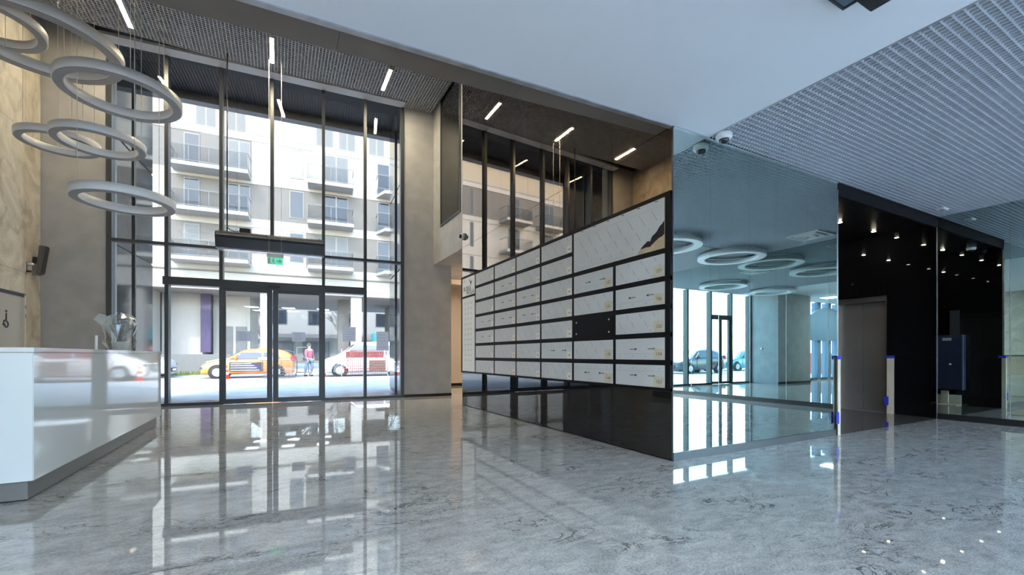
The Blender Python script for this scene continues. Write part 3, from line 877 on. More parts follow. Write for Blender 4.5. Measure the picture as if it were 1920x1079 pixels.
# corner protection boards with tape
def guard(x, y, h, label, w=.055, left=False):
    r = empty('corner_guard', (x, y, 0), 0, label, 'corner guard', 'cardboard corner guards')
    bm = bmesh.new(); abox(bm, 0, w, -.008, 0, .0, h); abox(bm, -.008 if left else w, 0 if left else w + .008, -.008, w * 1.4, .0, h); obj('board', bm, M['cardboard'], r)
    bm = bmesh.new(); abox(bm, -.03, w + .01, -.012, -.008, h - .03, h + .02); abox(bm, -.012 if left else w + .008, -.008 if left else w + .012, -.012, .10, h - .03, h + .02); obj('tape', bm, M['tape'], r)
    bm = bmesh.new(); abox(bm, -.05, .02, -.012, -.008, .16, .32); obj('tape', bm, M['tape'], r)
    return r
guard(6.745, YM - .022, 1.07, 'pale corner guard taped to the mirror wall edge by the alcove')
gd = guard(0, 0, 1.07, 'beige corner guard taped beside the lift doors', .10, True)
gd.location = (XR + .108, 3.965, 0); gd.rotation_euler = (0, 0, -PI / 2)

# navy cabinet on the alcove's left wall
NC = empty('navy_cabinet', (6.81, 3.62, .34), 0, 'navy metal cabinet hung on the black wall, seen in the right mirror', 'cabinet')
box('body', (0, .17, .16, .78, 0, 1.2), M['navy'], NC, .004)
d = box('door', (.17, .19, .17, .62, .015, 1.185), M['navy'], NC, .003)
bm = bmesh.new(); lathe(bm, [(.02, 0), (.02, .015), (.01, .03)], (.19, .36, .56), 14, Matrix.Rotation(PI / 2, 3, 'Y')); obj('lock_knob', bm, M['white'], d)
box('door_label', (.19, .192, .34, .49, 1.08, 1.14), M['print_grey'], d)
box('edge_rail', (.17, .20, .15, .17, .0, 1.2), M['navy_edge'], NC)
box('edge_rail', (.17, .195, .64, .68, .0, 1.2), M['navy_edge'], NC)
box('cable_duct', (0, .02, .26, .42, 1.2, 1.75), M['plinth'], NC)
CB = empty('cardboard_stack', (6.82, 3.95, 0), 0, 'pale cardboard pieces standing below the navy cabinet', 'cardboard')
box('flat_sheet', (0, .02, -.1, .40, .02, .22), M['cardboard'], CB); box('folded_piece', (.02, .07, .10, .22, .02, .31), M['cardboard'], CB); box('base_sheet', (0, .3, -.1, .4, 0, .02), M['cardboard'], CB)

# sandwich board by the marble wall behind the camera
AB = empty('sandwich_board', (-3.45, 1.0, 0), .3, 'folding sandwich board standing by the marble wall', 'sign')
for s in (-1, 1):
    p = empty('board_leaf', (0, 0, 0)); p.parent = AB; p.rotation_euler = (0, -s * .22, 0)
    for y in (-.3, .27): box('leg', (-.012 + s * .23, .012 + s * .23, y, y + .03, .05, 1.12), M['alu'], p)
    box('panel', (-.006 + s * .23, .006 + s * .23, -.27, .27, .35, 1.08), M['cardboard' if s > 0 else 'hedge'], p)

# ------------------------------------------------------------------ rear glazing behind the camera
W2 = empty('window_2', (0, YB, 0), 0, kind='structure')
rm = [-4.05, -3.2, -2.35, -1.5, -.65, .2, 1.1]
for i, x in enumerate(rm): box('mullion', (x - .14, x + .14, -.16, .10, 0, ZC), M['arch' if i < 6 else 'anthracite'], W2)
for i in range(6): box('pane', (rm[i] + .14, rm[i + 1] - .14, -.03, -.018, .08, ZC), M['glass'], W2)
box('sill_rail', (-4.1, 1.2, -.08, .08, 0, .08), M['anthracite'], W2)
r2 = [3.4, 4.55, 5.75, 7.0, 8.25, 9.5, XR]
for x in r2: box('mullion', (x - .04, x + .04, -.12, .08, 0, ZC), M['anthracite'], W2)
for i in range(6):
    if i == 1: box('pane', (r2[i] + .04, r2[i + 1] - .04, -.03, -.018, 2.62, ZC), M['glass'], W2)
    else: box('pane', (r2[i] + .04, r2[i + 1] - .04, -.03, -.018, .06, ZC), M['glass'], W2)
    if i != 1: box('sill_rail', (r2[i] + .04, r2[i + 1] - .04, -.06, .06, 0, .06), M['anthracite'], W2)
D3 = empty('door_3', (0, YB, 0), 0, kind='structure')
box('header', (4.59, 5.71, -.10, .10, 2.45, 2.62), M['anthracite'], D3)
for (a, b) in ((4.59, 5.148), (5.152, 5.71)):
    s = empty('door_leaf'); s.parent = D3
    box('stile', (a, a + .07, -.03, .03, .01, 2.45), M['anthracite'], s); box('stile', (b - .07, b, -.03, .03, .01, 2.45), M['anthracite'], s)
    box('bottom_rail', (a + .07, b - .07, -.03, .03, .01, .1), M['anthracite'], s)
    box('leaf_glass', (a + .07, b - .07, -.006, .006, .1, 2.45), M['glass'], s)
struct('wall_rear_pillar', (1.2, 3.36, YB - .2, -3.46, 0, ZC), M['plaster'])
struct('baseboard_rear', (1.19, 3.372, -3.46, -3.448, 0, .08), M['black_satin'])
# arched blue-grey board in front of the rear windows
bm = bmesh.new()
pts = [(-4.0, 1.75), (-.15, 1.75)] + [(-2.08 + 1.93 * math.cos(t * PI / 16), 2.0 + 1.25 * math.sin(t * PI / 16)) for t in range(0, 17)]
prism(bm, pts, 'y', YB + .12, YB + .18)
tag(obj('arched_panel', bm, M['arch']), 'large arched blue grey panel fixed over the rear windows', 'panel')
# lobby ring lamps and air diffusers
for (x, y, lab) in ((9.27, -.15, 'ceiling ring lamp where the grid meets the plain ceiling'), (7.1, -.1, 'ceiling ring lamp on the grid edge nearer the middle'), (7.1, -3.05, 'ceiling ring lamp near the rear windows on the lift side'), (4.3, -3.1, 'ceiling ring lamp near the rear windows by the pillar')):
    r = empty('ring_lamp', (x, y, ZC - .14), 0, lab, 'ceiling light', 'ring lamps of the rear lobby')
    obj('ring_body', ring_mesh(.72, .16, .09, 56), M['lamp_white'], r)
    for k in range(3):
        a = k * 2 * PI / 3; tube('stem', (.64 * math.cos(a), .64 * math.sin(a), .09), (.64 * math.cos(a), .64 * math.sin(a), .138), .012, M['alu'], r, 6)
for (x, y, lab) in ((8.1, -1.3, 'square air diffuser on the plain ceiling between ring lamps'), (9.3, 1.55, 'square air diffuser set in the grid ceiling near the right mirror')):
    r = empty('air_diffuser', (x, y, ZC - .02), 0, lab, 'vent')
    bm = bmesh.new()
    for q in (.30, .20, .10):
        for b in ((-q, q, q - .03, q), (-q, q, -q, -q + .03), (-q, -q + .03, -q + .03, q - .03), (q - .03, q, -q + .03, q - .03)): abox(bm, *b, -.004 - (.3 - q) * .1, .02)
    obj('louvre_frame', bm, M['white'], r)
DT = empty('pillar_bell', (3.36, -4.1, 1.35), 0, 'small round intercom on the rear pillar seen in the mirror', 'intercom')
bm = bmesh.new(); lathe(bm, [(.05, 0), (.05, .03), (.03, .05)], n=16, rot=Matrix.Rotation(PI / 2, 3, 'Y')); obj('bezel', bm, M['white'], DT)

# ------------------------------------------------------------------ outside, street side
struct('ground', (-60, 60, -60, 90, -.5, -.21), M['asphalt'])
struct('pavement_front', (-40, 40, 12.7, 24.4, -.3, -.03), M['pave'])
struct('threshold', (-3.4, 3.4, 11.55, 13.0, -.25, -.005), M['plinth'])
struct('road_front', (-40, 40, 24.4, 29.0, -.3, -.06), M['asphalt'])
struct('pavement_far', (-40, 40, 29.0, 80, -.3, -.02), M['pave'])
struct('pavement_rear', (-40, 40, -30, YB, -.3, -.03), M['pave'])

# recessed entrance porch: ribbed soffit, fascia and glazed side walls
PC = empty('porch_soffit', (0, 11.63, 0), FA, kind='structure')
bm = bmesh.new()
abox(bm, -3.4, 3.2, .15, 2.8, 8.22, 8.3)
for k in range(90):
    x = -3.38 + k * .0735; abox(bm, x, x + .03, .16, 2.74, 8.19, 8.22)
tag(obj('ribbed_soffit', bm, M['canopy_dark'], PC), kind='stuff')
box('fascia', (-3.6, 3.6, 2.74, 3.0, 8.0, 9.4), M['canopy_grey'], PC)
def side_wall(x, s, nm):
    W = empty(nm, (0, 11.63, 0), FA, kind='structure')
    for k in range(2):
        y0 = .18 + k * 1.29
        for (za, zb) in ((.1, 3.45), (3.5, 5.8), (5.85, 8.2)):
            box('pane', (x - .006, x + .006, y0 + .03, y0 + 1.26, za, zb), M['win_dark'], W)
        box('mullion', (x - .04, x + .04, y0 - .03, y0 + .03, 0, 8.2), M['anthracite'], W)
    box('back_panel', (x + (.02 if s > 0 else -.3), x + (.3 if s > 0 else -.02), .1, 2.74, 0, 9), M['canopy_grey'], W)
side_wall(-3.13, -1, 'wall_porch_left'); side_wall(2.93, 1, 'wall_porch_right')

# ------------------------------------------------------------------ apartment building across the street
BY = 34.4
AP = empty('apartment_building', (0, BY, 0), FA, 'white and grey apartment block with balconies across the street', 'building')
levels = [(7.25, 9.75), (10.35, 12.7), (13.10, 15.6)]
bm = bmesh.new(); abox(bm, -26, 26, 0, 12, 5.5, 6.63); obj('first_floor_band', bm, M['r_white'], AP)
box('soffit', (-26, 26, -.02, 12, 5.42, 5.5), M['soffit_out'], AP)
box('ledge', (-26, 26, -.12, 0, 6.60, 6.68), M['r_grey'], AP)
for i, (za, zb) in enumerate(((6.63, 7.25), (9.75, 10.35), (12.7, 13.10), (15.6, 16.0))):
    box('floor_band', (-26, 26, -.04, 12, za, zb), M['r_white'], AP)
cols_m = [['r_white', 'r_grey', 'r_white', 'r_grey'], ['r_white', 'r_grey', 'r_grey', 'r_grey'], ['r_grey', 'r_grey', 'r_white', 'r_white']]
xsb = [-26, -6.1, -1.55, 1.75, 26]
for li, (za, zb) in enumerate(levels):
    for k in range(4):
        box('wall_panel', (xsb[k], xsb[k + 1], 0, 12, za, zb), M[cols_m[li][k]], AP)
box('parapet_rail', (-26, 26, -.06, .0, 16.0, 16.08), M['rail'], AP)
box('penthouse_wall', (-26, 26, 2.2, 12, 16.0, 19.2), M['r_cream'], AP)
box('penthouse_roof', (-26, 26, 1.6, 12.2, 19.2, 19.5), M['r_white'], AP)
def win(x0, x1, z0, z1, m='win_dark', split=0, y=0., blind=False):
    f = box('window', (x0, x1, y - .03, y + .02, z0, z1), M['rail'], AP)
    n = max(1, split); w = (x1 - x0) / n
    for i in range(n):
        box('pane', (x0 + i * w + .05, x0 + (i + 1) * w - .05, y - .045, y - .03, z0 + .05, z1 - .05), M[m], f)
    if blind:
        bm = bmesh.new()
        k = int((z1 - z0 - .1) / .12)
        for j in range(k): abox(bm, x0 + .06, x1 - .06, y - .055, y - .047, z0 + .07 + j * .12, z0 + .14 + j * .12)
        obj('blind', bm, M['blind'], f)
def balcony(x0, x1, z, taper=0., d=1.4):
    s = bmesh.new(); prism(s, [(x0, -.02), (x1, -.02), (x1 - taper, -d), (x0, -d)] if taper >= 0 else [(x0, -.02), (x1, -.02), (x1, -d), (x0 - taper, -d)], 'z', z - .22, z)
    b = obj('balcony', s, M['r_white'], AP)
    bm = bmesh.new()
    for (p, q) in (((x0, -.05), (x0, -d)), ((x0, -d), (x1 - taper, -d)), ((x1 - taper, -d), (x1, -.05))):
        atube(bm, (*p, z + 1.05), (*q, z + 1.05), .022, 6); atube(bm, (*p, z + .08), (*q, z + .08), .016, 6)
    n = max(2, int((x1 - x0) / 1.05))
    for i in range(n + 1):
        x = x0 + (x1 - taper - x0) * i / n; atube(bm, (x, -d, z), (x, -d, z + 1.05), .016, 6)
    obj('railing', bm, M['rail'], b)
    bm = bmesh.new(); abox(bm, x0 + .02, x1 - taper - .02, -d + .015, -d + .025, z + .12, z + 1.0); abox(bm, x0 + .01, x0 + .02, -d + .04, -.06, z + .12, z + 1.0); obj('railing_glass', bm, M['rail_glass'], b)
for li, (za, zb) in enumerate(levels):
    lm = ['win_light', 'win_dark', 'win_light'][li]
    win(-5.35, -4.5, za, zb - .15, 'win_dark' if li else 'win_light', 1)
    box('side_panel', (-4.45, -3.3, -.03, 0, za, zb), M['r_grey'], AP)
    win(-2.95, -1.65, za, zb - .15, lm, 2)
    balcony(-5.85, -1.6, za, 0)
    win(.72, 1.62, za + .35, zb - .1, ['win_dark', 'win_dark', 'win_light'][li], 1, blind=li == 2)
    win(2.95, 4.55, za, zb - .1, lm, 2)
    balcony(1.9, 4.85, za, 0)
    win(6.6, 7.5, za, zb - .1, 'win_dark', 1)
    balcony(6.5, 9.2, za, -.5)
    win(-7.75, -7.38, za + .1, zb - .1, 'win_dark', 1)
    for xx_ in (-16.5, -12.5, 10.4, 13.5):
        win(xx_, xx_ + 1.2, za + .1, zb - .1, 'win_dark', 2); balcony(xx_ - .5, xx_ + 2.2, za, 0)
    if li == 0: pass
for x in (-5.2, -3.4, 2.4, 4.0, 6.2): win(x, x + 1.2, 16.2, 18.6, 'win_light', 2, 2.2)
# street level: columns, back walls and shop fronts behind the arcade
for (x, w) in ((-9.0, .5), (-.88, .42), (5.15, .75), (11.0, .5), (-15, .5)):
    box('column', (x - w / 2, x + w / 2, .2, .2 + w, 0, 5.42), M['r_white'], AP)
box('ground_wall', (-26, -7.4, .5, 8, 0, 5.42), M['r_white'], AP)
box('ground_wall', (-7.3, -4.95, 3.0, 8, .0, 5.42), M['r_white'], AP)
box('violet_panel', (-5.0, -4.4, 2.6, 3.0, 1.3, 5.42), M['purple'], AP)
box('ground_wall', (-4.4, -2.1, 3.4, 8, 0, 5.42), M['r_white'], AP)
box('ground_wall', (3.95, 4.75, 2.5, 4.0, 0, 5.42), M['r_grey'], AP)
box('ground_wall', (8.2, 26, 1.0, 8, 0, 5.42), M['r_grey'], AP)
for (x, nm) in ((-3.9, 'door_panel'), (-3.0, 'door_panel')):
    box(nm, (x, x + .7, 3.34, 3.4, .1, 3.2), M['win_light'], AP)
bm = bmesh.new(); abox(bm, -13.5, -7.5, .3, .36, 1.6, 1.68)
for k in range(9): abox(bm, -13.3 + k * .72, -13.25 + k * .72, .3, .36, .9, 1.6)
obj('terrace_railing', bm, M['rail'], AP)
box('terrace', (-13.6, -7.4, .2, .5, 0, .9), M['r_white'], AP)

tag(box('planter_wall', (-6.9, -2.6, 32.4, 32.9, -.02, 1.15), M['hedge']), 'low dark grey planter wall behind the orange car', 'wall')
g = box('grass_verge', (-8.5, -2.0, 29.4, 31.6, -.02, .03), M['grass'])
bm = bmesh.new()
for k in range(900):
    x, y = random.uniform(-8.4, -2.1), random.uniform(29.45, 31.5); h = random.uniform(.08, .28); a = random.uniform(0, PI)
    c, s = math.cos(a) * .03, math.sin(a) * .03
    bm.faces.new([bm.verts.new((x - c, y - s, .02)), bm.verts.new((x + c, y + s, .02)), bm.verts.new((x + random.uniform(-.05, .05), y, h))])
bpy.data.objects.remove(g)
g = obj('grass_verge', bm, M['grass']); tag(g, 'strip of green grass along the far kerb', 'grass', kind='stuff')
struct('verge_soil', (-8.5, -2.0, 29.4, 31.6, -.02, .025), M['grass'])

# farther white building seen through the arcade
FB = empty('far_building', (2, 66, 0), 0, 'bright far building with a dark shop band seen under the arcade', 'building')
box('wall', (-26, 30, 0, 8, 3.2, 14), M['r_white'], FB); box('shop_wall', (-26, 30, .6, 8, 0, 3.2), M['r_white'], FB)
box('roof_edge', (-26, 30, -.1, .0, 9.6, 10.1), M['r_grey'], FB)
for x in (-8, -3.5, 1, 5.5, 10, 14.5):
    f = box('shop_window', (x, x + 3.4, .5, .6, .4, 3.0), M['rail'], FB); box('pane', (x + .1, x + 3.3, .45, .5, .5, 2.9), M['win_light'], f)
    f = box('window', (x + .6, x + 2.6, -.06, 0, 5.2, 7.2), M['rail'], FB); box('pane', (x + .7, x + 2.5, -.1, -.06, 5.3, 7.1), M['win_dark'], f)
box('awning', (-2, 9, -1.4, 0, 3.4, 3.9), M['hedge'], FB); box('teal_awning', (10, 14.5, -2.0, 0, 3.0, 4.2), M['teal_awn'], FB)

# ------------------------------------------------------------------ cars
def make_car(name, loc, rz, label, paint, prof, L, W, wheels, wr, decal=None, group=None):
    """prof: list of (x, belt z, roof z, roof half-width factor); x from 0 (nose) to L"""
    r = empty(name, loc, rz, label, 'car', group)
    bm = bmesh.new(); rings = []
    hw = W / 2
    for (x, zb, zr, k, e) in prof:
        w = hw * e
        sec = [(w * .80, .18), (w * .97, .26), (w, .50), (w * .985, zb - .12), (w * .93, zb), (w * .93 * k + 0, (zb + zr) / 2 if zr > zb + .02 else zb + .01), (w * k * .80, zr), (w * .35, zr + .03)]
        ring = [bm.verts.new((x, y, z)) for y, z in sec] + [bm.verts.new((x, -y, z)) for y, z in reversed(sec)]
        rings.append(ring)
    n = len(rings[0])
    for a in range(len(rings) - 1):
        for i in range(n):
            f = bm.faces.new((rings[a][i], rings[a][(i + 1) % n], rings[a + 1][(i + 1) % n], rings[a + 1][i])); f.smooth = True
    bm.faces.new(rings[0]); bm.faces.new(rings[-1][::-1])
    body = obj('body', bm, paint, r)
    md = body.modifiers.new('s', 'SUBSURF'); md.levels = 1; md.render_levels = 2
    # side windows: polygons between belt and roof, a little proud
    cab = [p for p in prof if p[2] > p[1] + .25]
    x0, x1 = cab[0][0], cab[-1][0]
    front = [p for p in prof if p[0] < x0][-1]
    for s in (1, -1):
        mid = (x0 + x1) / 2
        for (xa, xb, first) in ((x0, mid - .04, True), (mid + .04, x1 - .15, False)):
            zb = cab[0][1] + .02; zt = cab[0][2] - .10
            q = [(xa - (.45 if first else 0), zb), (xb, zb), (xb - (0 if first else .18), zt), (xa + (.05 if first else 0), zt)]
            bm = bmesh.new()
            def yy_(z):
                t = (z - zb) / (zt - zb)
                return s * (hw * .955 + t * (hw * cab[0][3] * .86 - hw * .955)) + s * .012
            vs = [bm.verts.new((x, yy_(z), z)) for x, z in q]; vi = [bm.verts.new((x, yy_(z) - s * .05, z)) for x, z in q]
            bm.faces.new(vs); bm.faces.new(vi[::-1])
            for i in range(4): bm.faces.new((vs[i], vi[i], vi[(i + 1) % 4], vs[(i + 1) % 4]))
            obj('side_window', bm, M['car_glass'], r)
    zb, zt = front[1] + .06, cab[0][2] - .05
    for (xa, xb, nm) in ((front[0] + .12, x0 + .0, 'windscreen'), (x1 + .14, x1 - .02, 'rear_window')):
        bm = bmesh.new(); yb_, yt = hw * .80, hw * cab[0][3] * .72
        dx = -.05 if nm == 'windscreen' else .05
        zz = (zb, zt) if nm == 'windscreen' else (zb + .05, zt)
        vs = [(xa + dx, -yb_, zz[0]), (xa + dx, yb_, zz[0]), (xb + dx, yt, zz[1]), (xb + dx, -yt, zz[1])]
        V = [bm.verts.new(v) for v in vs]; V2 = [bm.verts.new((v[0] - dx * 1.2, v[1], v[2] - .02)) for v in vs]
        bm.faces.new(V); bm.faces.new(V2[::-1])
        for i in range(4): bm.faces.new((V[i], V2[i], V2[(i + 1) % 4], V[(i + 1) % 4]))
        obj(nm, bm, M['car_glass'], r)
    for wx in wheels:
        for s in (1, -1):
            w = empty('wheel', (wx, s * (hw - .12), wr)); w.parent = r
            R = Matrix.Rotation(PI / 2 * s, 3, 'X')
            bm = bmesh.new(); lathe(bm, [(wr + .07, -.0), (wr + .07, .105)], n=28, rot=Matrix.Rotation(-PI / 2 * s, 3, 'X')); obj('wheel_arch', bm, M['tyre'], w)
            bm = bmesh.new(); lathe(bm, [(wr * .6, .10), (wr * .97, .10), (wr, .07), (wr, -.10), (wr * .6, -.10)], n=28, rot=Matrix.Rotation(-PI / 2 * s, 3, 'X')); 
            for v in bm.verts: v.co.y += s * .035
            obj('tyre', bm, M['tyre'], w)
            bm = bmesh.new()
            for k in range(7):
                a = k * 2 * PI / 7
                atube(bm, (.03 * math.cos(a), s * .145, .03 * math.sin(a)), (wr * .6 * math.cos(a), s * .138, wr * .6 * math.sin(a)), .025, 6)
            lathe(bm, [(wr * .66, .14), (wr * .58, .14), (wr * .58, .10), (wr * .66, .10)], n=24, rot=Matrix.Rotation(-PI / 2 * s, 3, 'X'))
            obj('rim', bm, M['rim'], w)
    p0 = prof[1]
    for s in (1, -1):
        box('headlamp', (.03, .30, s * hw * .70 - .14, s * hw * .70 + .14, p0[1] - .26, p0[1] - .12), M['car_glass'], r, .03)
        box('tail_lamp', (L - .18, L + .01, s * hw * .82 - .07, s * hw * .82 + .07, .85, 1.10), M['car_red'], r, .02)
        box('door_mirror', (x0 - .25, x0 - .12, s * (hw + .02) - .09, s * (hw + .02) + .09, prof[3][1] + .02, prof[3][1] + .18), paint, r, .03)
    box('front_grille', (-.015, .06, -hw * .45, hw * .45, .32, .52), M['black_plastic'], r, .01)
    box('number_plate', (-.03, -.01, -.26, .26, .36, .47), M['sign_white'], r)
    bm = bmesh.new()
    for s in (1, -1):
        for x in ((x0 + x1) / 2, x0 - .38, x1 - .12): abox(bm, x - .006, x + .006, s * (hw - .0) - .006, s * (hw - .0) + .006, .34, prof[3][1] - .06)
    obj('door_gap', bm, M['tyre'], r)
    return r
hatch = [(0, .52, .53, .8, .72), (.12, .70, .71, .9, .88), (.55, .84, .85, .9, .97), (1.05, .93, .94, .9, 1), (1.75, .95, 1.40, .86, 1), (2.3, .95, 1.49, .84, 1), (3.0, .96, 1.49, .84, 1), (3.7, .97, 1.42, .84, .98), (4.05, .98, 1.16, .86, .94), (4.2, .85, .86, .9, .86)]
vanp = [(0, .66, .67, .8, .75), (.12, .88, .89, .9, .90), (.5, 1.02, 1.03, .9, .98), (.95, 1.14, 1.15, .9, 1), (1.7, 1.16, 1.80, .9, 1), (2.3, 1.16, 1.90, .9, 1), (3.6, 1.16, 1.90, .9, 1), (4.6, 1.16, 1.88, .9, 1), (4.85, 1.15, 1.75, .9, .97), (4.95, .95, .96, .9, .92)]
oc = make_car('hatchback_car', (-3.35, 26.75, -.06), FA, 'orange and white hatchback with advert panel parked on the street', M['orange'], hatch, 4.2, 1.74, (.78, 3.35), .31)
# white bonnet, white flank stripe and the advertising board on the near side
bm = bmesh.new(); prism(bm, [(.3, .80), (1.0, .955), (1.55, .99), (1.75, 1.20), (1.68, 1.20), (1.45, 1.02), (.9, .985), (.3, .84)], 'y', -.72, .72); obj('white_bonnet', bm, M['car_white'], oc)
bd = box('advert_panel', (1.30, 2.75, -.905, -.875, .34, .80), M['ink'], oc)
bm = bmesh.new()
for k, z in enumerate((.40, .52, .63, .73)): abox(bm, 1.36, 2.6 - .12 * k, -.91, -.905, z - .015, z + .015)
obj('advert_lines', bm, M['print_grey'], bd)
box('advert_blue', (2.15, 2.62, -.909, -.905, .54, .72), M['purple'], bd)
box('quarter_patch', (2.55, 3.3, -.885, -.86, .90, 1.05), M['car_white'], oc)
make_car('van_car', (2.05, 26.0, -.06), FA, 'white van parked nose left behind the red mesh fence', M['car_white'], vanp, 4.95, 1.9, (.95, 4.0), .34)
make_car('van_car', (-4.75, 28.3, -.06), FA + PI, 'silver van half hidden by the door post left of the orange car', M['car_silver'], vanp, 4.95, 1.9, (.95, 4.0), .34)
# rear car park, seen in the mirrors
make_car('hatchback_car', (-1.0, -12.6, -.03), PI, 'dark hatchback parked outside the rear windows', M['car_dark'], hatch, 4.2, 1.74, (.78, 3.35), .31)
make_car('hatchback_car', (-3.6, -15.4, -.03), PI, 'red hatchback parked outside the rear doors', M['car_red'], hatch, 4.2, 1.74, (.78, 3.35), .31)
make_car('hatchback_car', (-8.0, -14.4, -.03), PI, 'teal hatchback parked outside beyond the rear pillar', M['car_teal'], hatch, 4.2, 1.74, (.78, 3.35), .31)
OB = empty('orange_container', (-10, -8.2, -.03), 0, 'orange skip outside the rear windows', 'container')
bm = bmesh.new(); prism(bm, [(-1.0, .0), (1.0, .0), (1.25, 1.2), (-1.25, 1.2)], 'y', -.7, .7); obj('tub', bm, M['red_cone'], OB); box('rim', (-1.3, 1.3, -.75, .75, 1.2, 1.26), M['red_cone'], OB)
RB = empty('rear_building', (2, -55, 0), 0, 'long cream building far behind the rear car park', 'building')
box('wall', (-40, 40, -8, 0, 0, 9), M['r_cream'], RB); box('roof', (-40.3, 40.3, -8.2, .3, 9, 9.4), M['r_white'], RB)
for k in range(14):
    f = box('window', (-27 + k * 4, -25.4 + k * 4, 0, .05, 4.4, 6.4), M['rail'], RB); box('pane', (-26.9 + k * 4, -25.5 + k * 4, .05, .08, 4.5, 6.3), M['win_dark'], f)

def cone(loc, label):
    r = empty('traffic_cone', loc, 0, label, 'traffic cone', 'traffic cones on the pavement')
    bm = bmesh.new(); abox(bm, -.16, .16, -.16, .16, 0, .03); obj('base', bm, M['red_cone'], r)
    bm = bmesh.new(); lathe(bm, [(.12, .03), (.03, .66), (.025, .67)], n=18); obj('cone_body', bm, M['red_cone'], r)
    for (za, zb) in ((.22, .34), (.46, .55)):
        bm = bmesh.new(); f = lambda z: .12 - (z - .03) / .63 * .09 + .003
        lathe(bm, [(f(za), za), (f(zb), zb)], n=18); obj('white_band', bm, M['sign_white'], r)
cone((-2.18, 25.1, -.06), 'red and white cone beside the orange car')
cone((2.1, 24.6, -.06), 'red and white cone at the nose of the white van')

# mesh trolley, hand cart, red site fence
TR = empty('mesh_trolley', (.05, 24.3, -.03), FA, 'wire mesh crate standing behind the orange car', 'trolley')
bm = bmesh.new()
for y in (-.3, .3):
    for k in range(12): atube(bm, (-.7 + k * .127, y, .05), (-.7 + k * .127, y, 1.0), .008, 5)
    for k in range(8): atube(bm, (-.7, y, .05 + k * .135), (.7, y, .05 + k * .135), .008, 5)
tag(obj('wire_mesh', bm, M['rail'], TR), kind='stuff')
box('tray', (-.7, .7, -.3, .3, .03, .06), M['rail'], TR)
HC = empty('hand_cart', (1.25, 27.6, -.06), 0, 'tall hand cart with orange wheels in the road', 'hand cart')
bm = bmesh.new()
for a, b in (((-.3, 0, .2), (-.3, 0, 1.6)), ((.3, 0, .2), (.3, 0, 1.6)), ((-.3, 0, 1.6), (.3, 0, 1.6)), ((-.3, 0, .8), (.3, 0, .8)), ((-.3, 0, .2), (.3, 0, .2)), ((-.3, -.6, .2), (.3, -.6, .2)), ((-.3, 0, .2), (-.3, -.6, .2)), ((.3, 0, .2), (.3, -.6, .2))): atube(bm, a, b, .02, 6)
obj('tubular_frame', bm, M['rail'], HC)
for x in (-.34, .34):
    bm = bmesh.new(); lathe(bm, [(.10, -.03), (.12, 0), (.10, .03)], (x, 0, .12), 16, Matrix.Rotation(PI / 2, 3, 'Y')); obj('wheel', bm, M['orange'], HC)
RF = empty('site_fence', (4.05, 24.0, -.03), FA, 'red and grey mesh site fence in front of the white van', 'fence')
for x in (-1.15, .0, 1.15): tube('post', (x, 0, 0), (x, 0, 1.45), .025, M['alu'], RF, 8)
bm = bmesh.new()
for k in range(24): atube(bm, (-1.13 + k * .098, 0, .15), (-1.13 + k * .098, 0, 1.4), .012, 4)
for k in range(10): atube(bm, (-1.13, 0, .15 + k * .138), (1.13, 0, .15 + k * .138), .012, 4)
tag(obj('mesh_infill', bm, M['red_mesh'], RF), kind='stuff')
box('red_banner', (-.95, .95, .03, .04, 1.0, 1.32), M['red_mesh'], RF)
box('lower_banner', (.2, 1.05, .03, .04, .25, .85), M['bark'], RF)

# ------------------------------------------------------------------ person walking across the street
PN = empty('person', (1.52, 26.5, -.06), .6, 'person in a pink top and blue jeans walking away past the white van', 'person')
def skin_mesh(name, verts, edges, radii, m, parent, root=0):
    me = bpy.data.meshes.new(name); me.from_pydata(verts, edges, []); me.materials.append(m)
    o = link(bpy.data.objects.new(name, me), parent)
    sk = o.modifiers.new('skin', 'SKIN'); sk.use_smooth_shade = True
    for i, rr in enumerate(radii):
        me.skin_vertices[0].data[i].radius = rr if isinstance(rr, tuple) else (rr, rr)
        me.skin_vertices[0].data[i].use_root = (i == root)
    ss = o.modifiers.new('sub', 'SUBSURF'); ss.levels = 1; ss.render_levels = 1
    return o
V = [(0, 0, .95), (0, 0, 1.10), (0, 0, 1.30), (0, 0, 1.46), (0, 0, 1.53), (0, -.01, 1.60), (0, 0, 1.70), (0, 0, 1.78),
     (.10, 0, .90), (.11, -.10, .50), (.11, .05, .10), (.11, -.07, .05), (-.10, 0, .90), (-.11, .12, .50), (-.11, .22, .12), (-.11, .12, .05),
     (.19, 0, 1.42), (.25, .06, 1.16), (.24, -.08, .95), (.24, -.12, .88), (-.19, 0, 1.42), (-.25, -.05, 1.16), (-.24, -.16, .96), (-.24, -.20, .89)]
Eg = [(0, 1), (1, 2), (2, 3), (3, 4), (4, 5), (5, 6), (6, 7), (0, 8), (8, 9), (9, 10), (10, 11), (0, 12), (12, 13), (13, 14), (14, 15), (3, 16), (16, 17), (17, 18), (18, 19), (3, 20), (20, 21), (21, 22), (22, 23)]
Rd = [(.15, .11), (.135, .10), (.16, .11), (.13, .09), .055, .06, .085, .06, .085, .06, .042, .045, .085, .06, .042, .045, .055, .042, .03, .022, .055, .042, .03, .022]
nv = len(V)
for (hx, hy, hz, s, root) in ((.24, -.12, .88, 1, 19), (-.24, -.20, .89, -1, 23)):
    for k, ln in enumerate((.07, .08, .075, .06)):
        b = len(V); V += [(hx, hy + (k - 1.5) * .018, hz - .05), (hx - s * .012, hy + (k - 1.5) * .02, hz - .05 - ln)]; Eg += [(root, b), (b, b + 1)]; Rd += [.009, .008]
    b = len(V); V += [(hx - s * .02, hy - .04, hz - .03), (hx - s * .03, hy - .055, hz - .07)]; Eg += [(root, b), (b, b + 1)]; Rd += [.010, .008]
skin_mesh('body', V, Eg, Rd, M['skin'], PN)
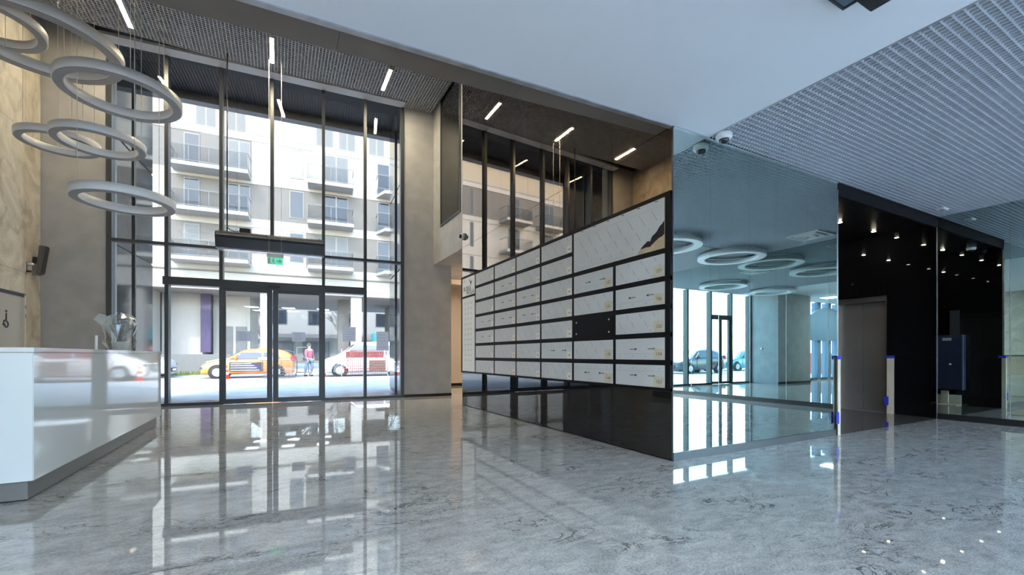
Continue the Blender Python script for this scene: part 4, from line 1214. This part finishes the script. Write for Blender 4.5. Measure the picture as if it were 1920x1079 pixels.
skin_mesh('pink_jacket', [(0, 0, .92), (0, 0, 1.12), (0, 0, 1.30), (0, 0, 1.45), (.19, 0, 1.42), (.25, .06, 1.16), (.24, -.08, .97), (-.19, 0, 1.42), (-.25, -.05, 1.16), (-.24, -.16, .98)], [(0, 1), (1, 2), (2, 3), (3, 4), (4, 5), (5, 6), (3, 7), (7, 8), (8, 9)], [(.18, .13), (.17, .125), (.19, .13), (.15, .11), .08, .062, .05, .08, .062, .05], M['pink'], PN)
skin_mesh('jeans', [(0, 0, .96), (.10, 0, .88), (.11, -.10, .50), (.11, .04, .13), (-.10, 0, .88), (-.11, .12, .50), (-.11, .21, .15)], [(0, 1), (1, 2), (2, 3), (0, 4), (4, 5), (5, 6)], [(.17, .125), .11, .082, .07, .11, .082, .07], M['jeans'], PN)
for (x, y) in ((.11, -.02), (-.11, .16)): box('shoe', (x - .05, x + .05, y - .14, y + .12, 0, .09), M['ink'], PN, .03)
bm = bmesh.new(); bmesh.ops.create_uvsphere(bm, u_segments=16, v_segments=10, radius=.112)
for v in bm.verts: v.co = Vector((v.co.x * .85, v.co.y * 1.0 + .02, v.co.z * 1.05 + 1.715)); 
obj('hair', bm, M['hair'], PN, True)
for s in (-1, 1): box('ear', (s * .085 - .01, s * .085 + .01, -.02, .015, 1.66, 1.72), M['skin'], PN, .006)
box('nose', (-.012, .012, -.105, -.08, 1.655, 1.69), M['skin'], PN, .005)

# bare trees
def tree(loc, h, label, seed):
    rnd = random.Random(seed); bm = bmesh.new()
    def br(p, d, l, r, k):
        q = p + d * l; atube(bm, p, q, r, 5, r * .65, cap=False)
        if k == 0: return
        for _ in range(3):
            nd = (d + Vector((rnd.uniform(-.7, .7), rnd.uniform(-.7, .7), rnd.uniform(-.1, .5)))).normalized()
            br(q, nd, l * rnd.uniform(.6, .8), r * .6, k - 1)
    br(Vector((0, 0, 0)), Vector((0, 0, 1)), h * .33, h * .018, 5)
    o = obj('bare_tree', bm, M['bark']); o.location = loc
    tag(o, label, 'tree')
tree((-1.5, 55, -.02), 8, 'bare tree beyond the arcade behind the orange car', 3)
tree((7.5, 57, -.02), 7, 'bare tree beyond the arcade behind the white van', 8)
tree((5.5, -24, -.03), 8, 'bare tree in the rear car park by the red car', 5)
tree((-1.5, -22, -.03), 8, 'bare tree in the rear car park near the skip', 6)

# warm fill light added out of sight to brighten the corridor
M['fill_warm'] = mat('warm_fill_glow', (1, .9, .7), .5, emit=(1, .84, .62), es=45)  # glow of the added corridor fill light
cl = empty('corridor_fill', (6.1, 11.4, 3.50), 0, 'warm fill light added out of sight in the corridor behind the mailboxes', 'ceiling light')
box('diffuser', (-.08, .08, -1.2, 1.2, -.05, -.01), M['fill_warm'], cl)
box('housing', (-.09, .09, -1.21, 1.21, -.01, .01), M['white'], cl)
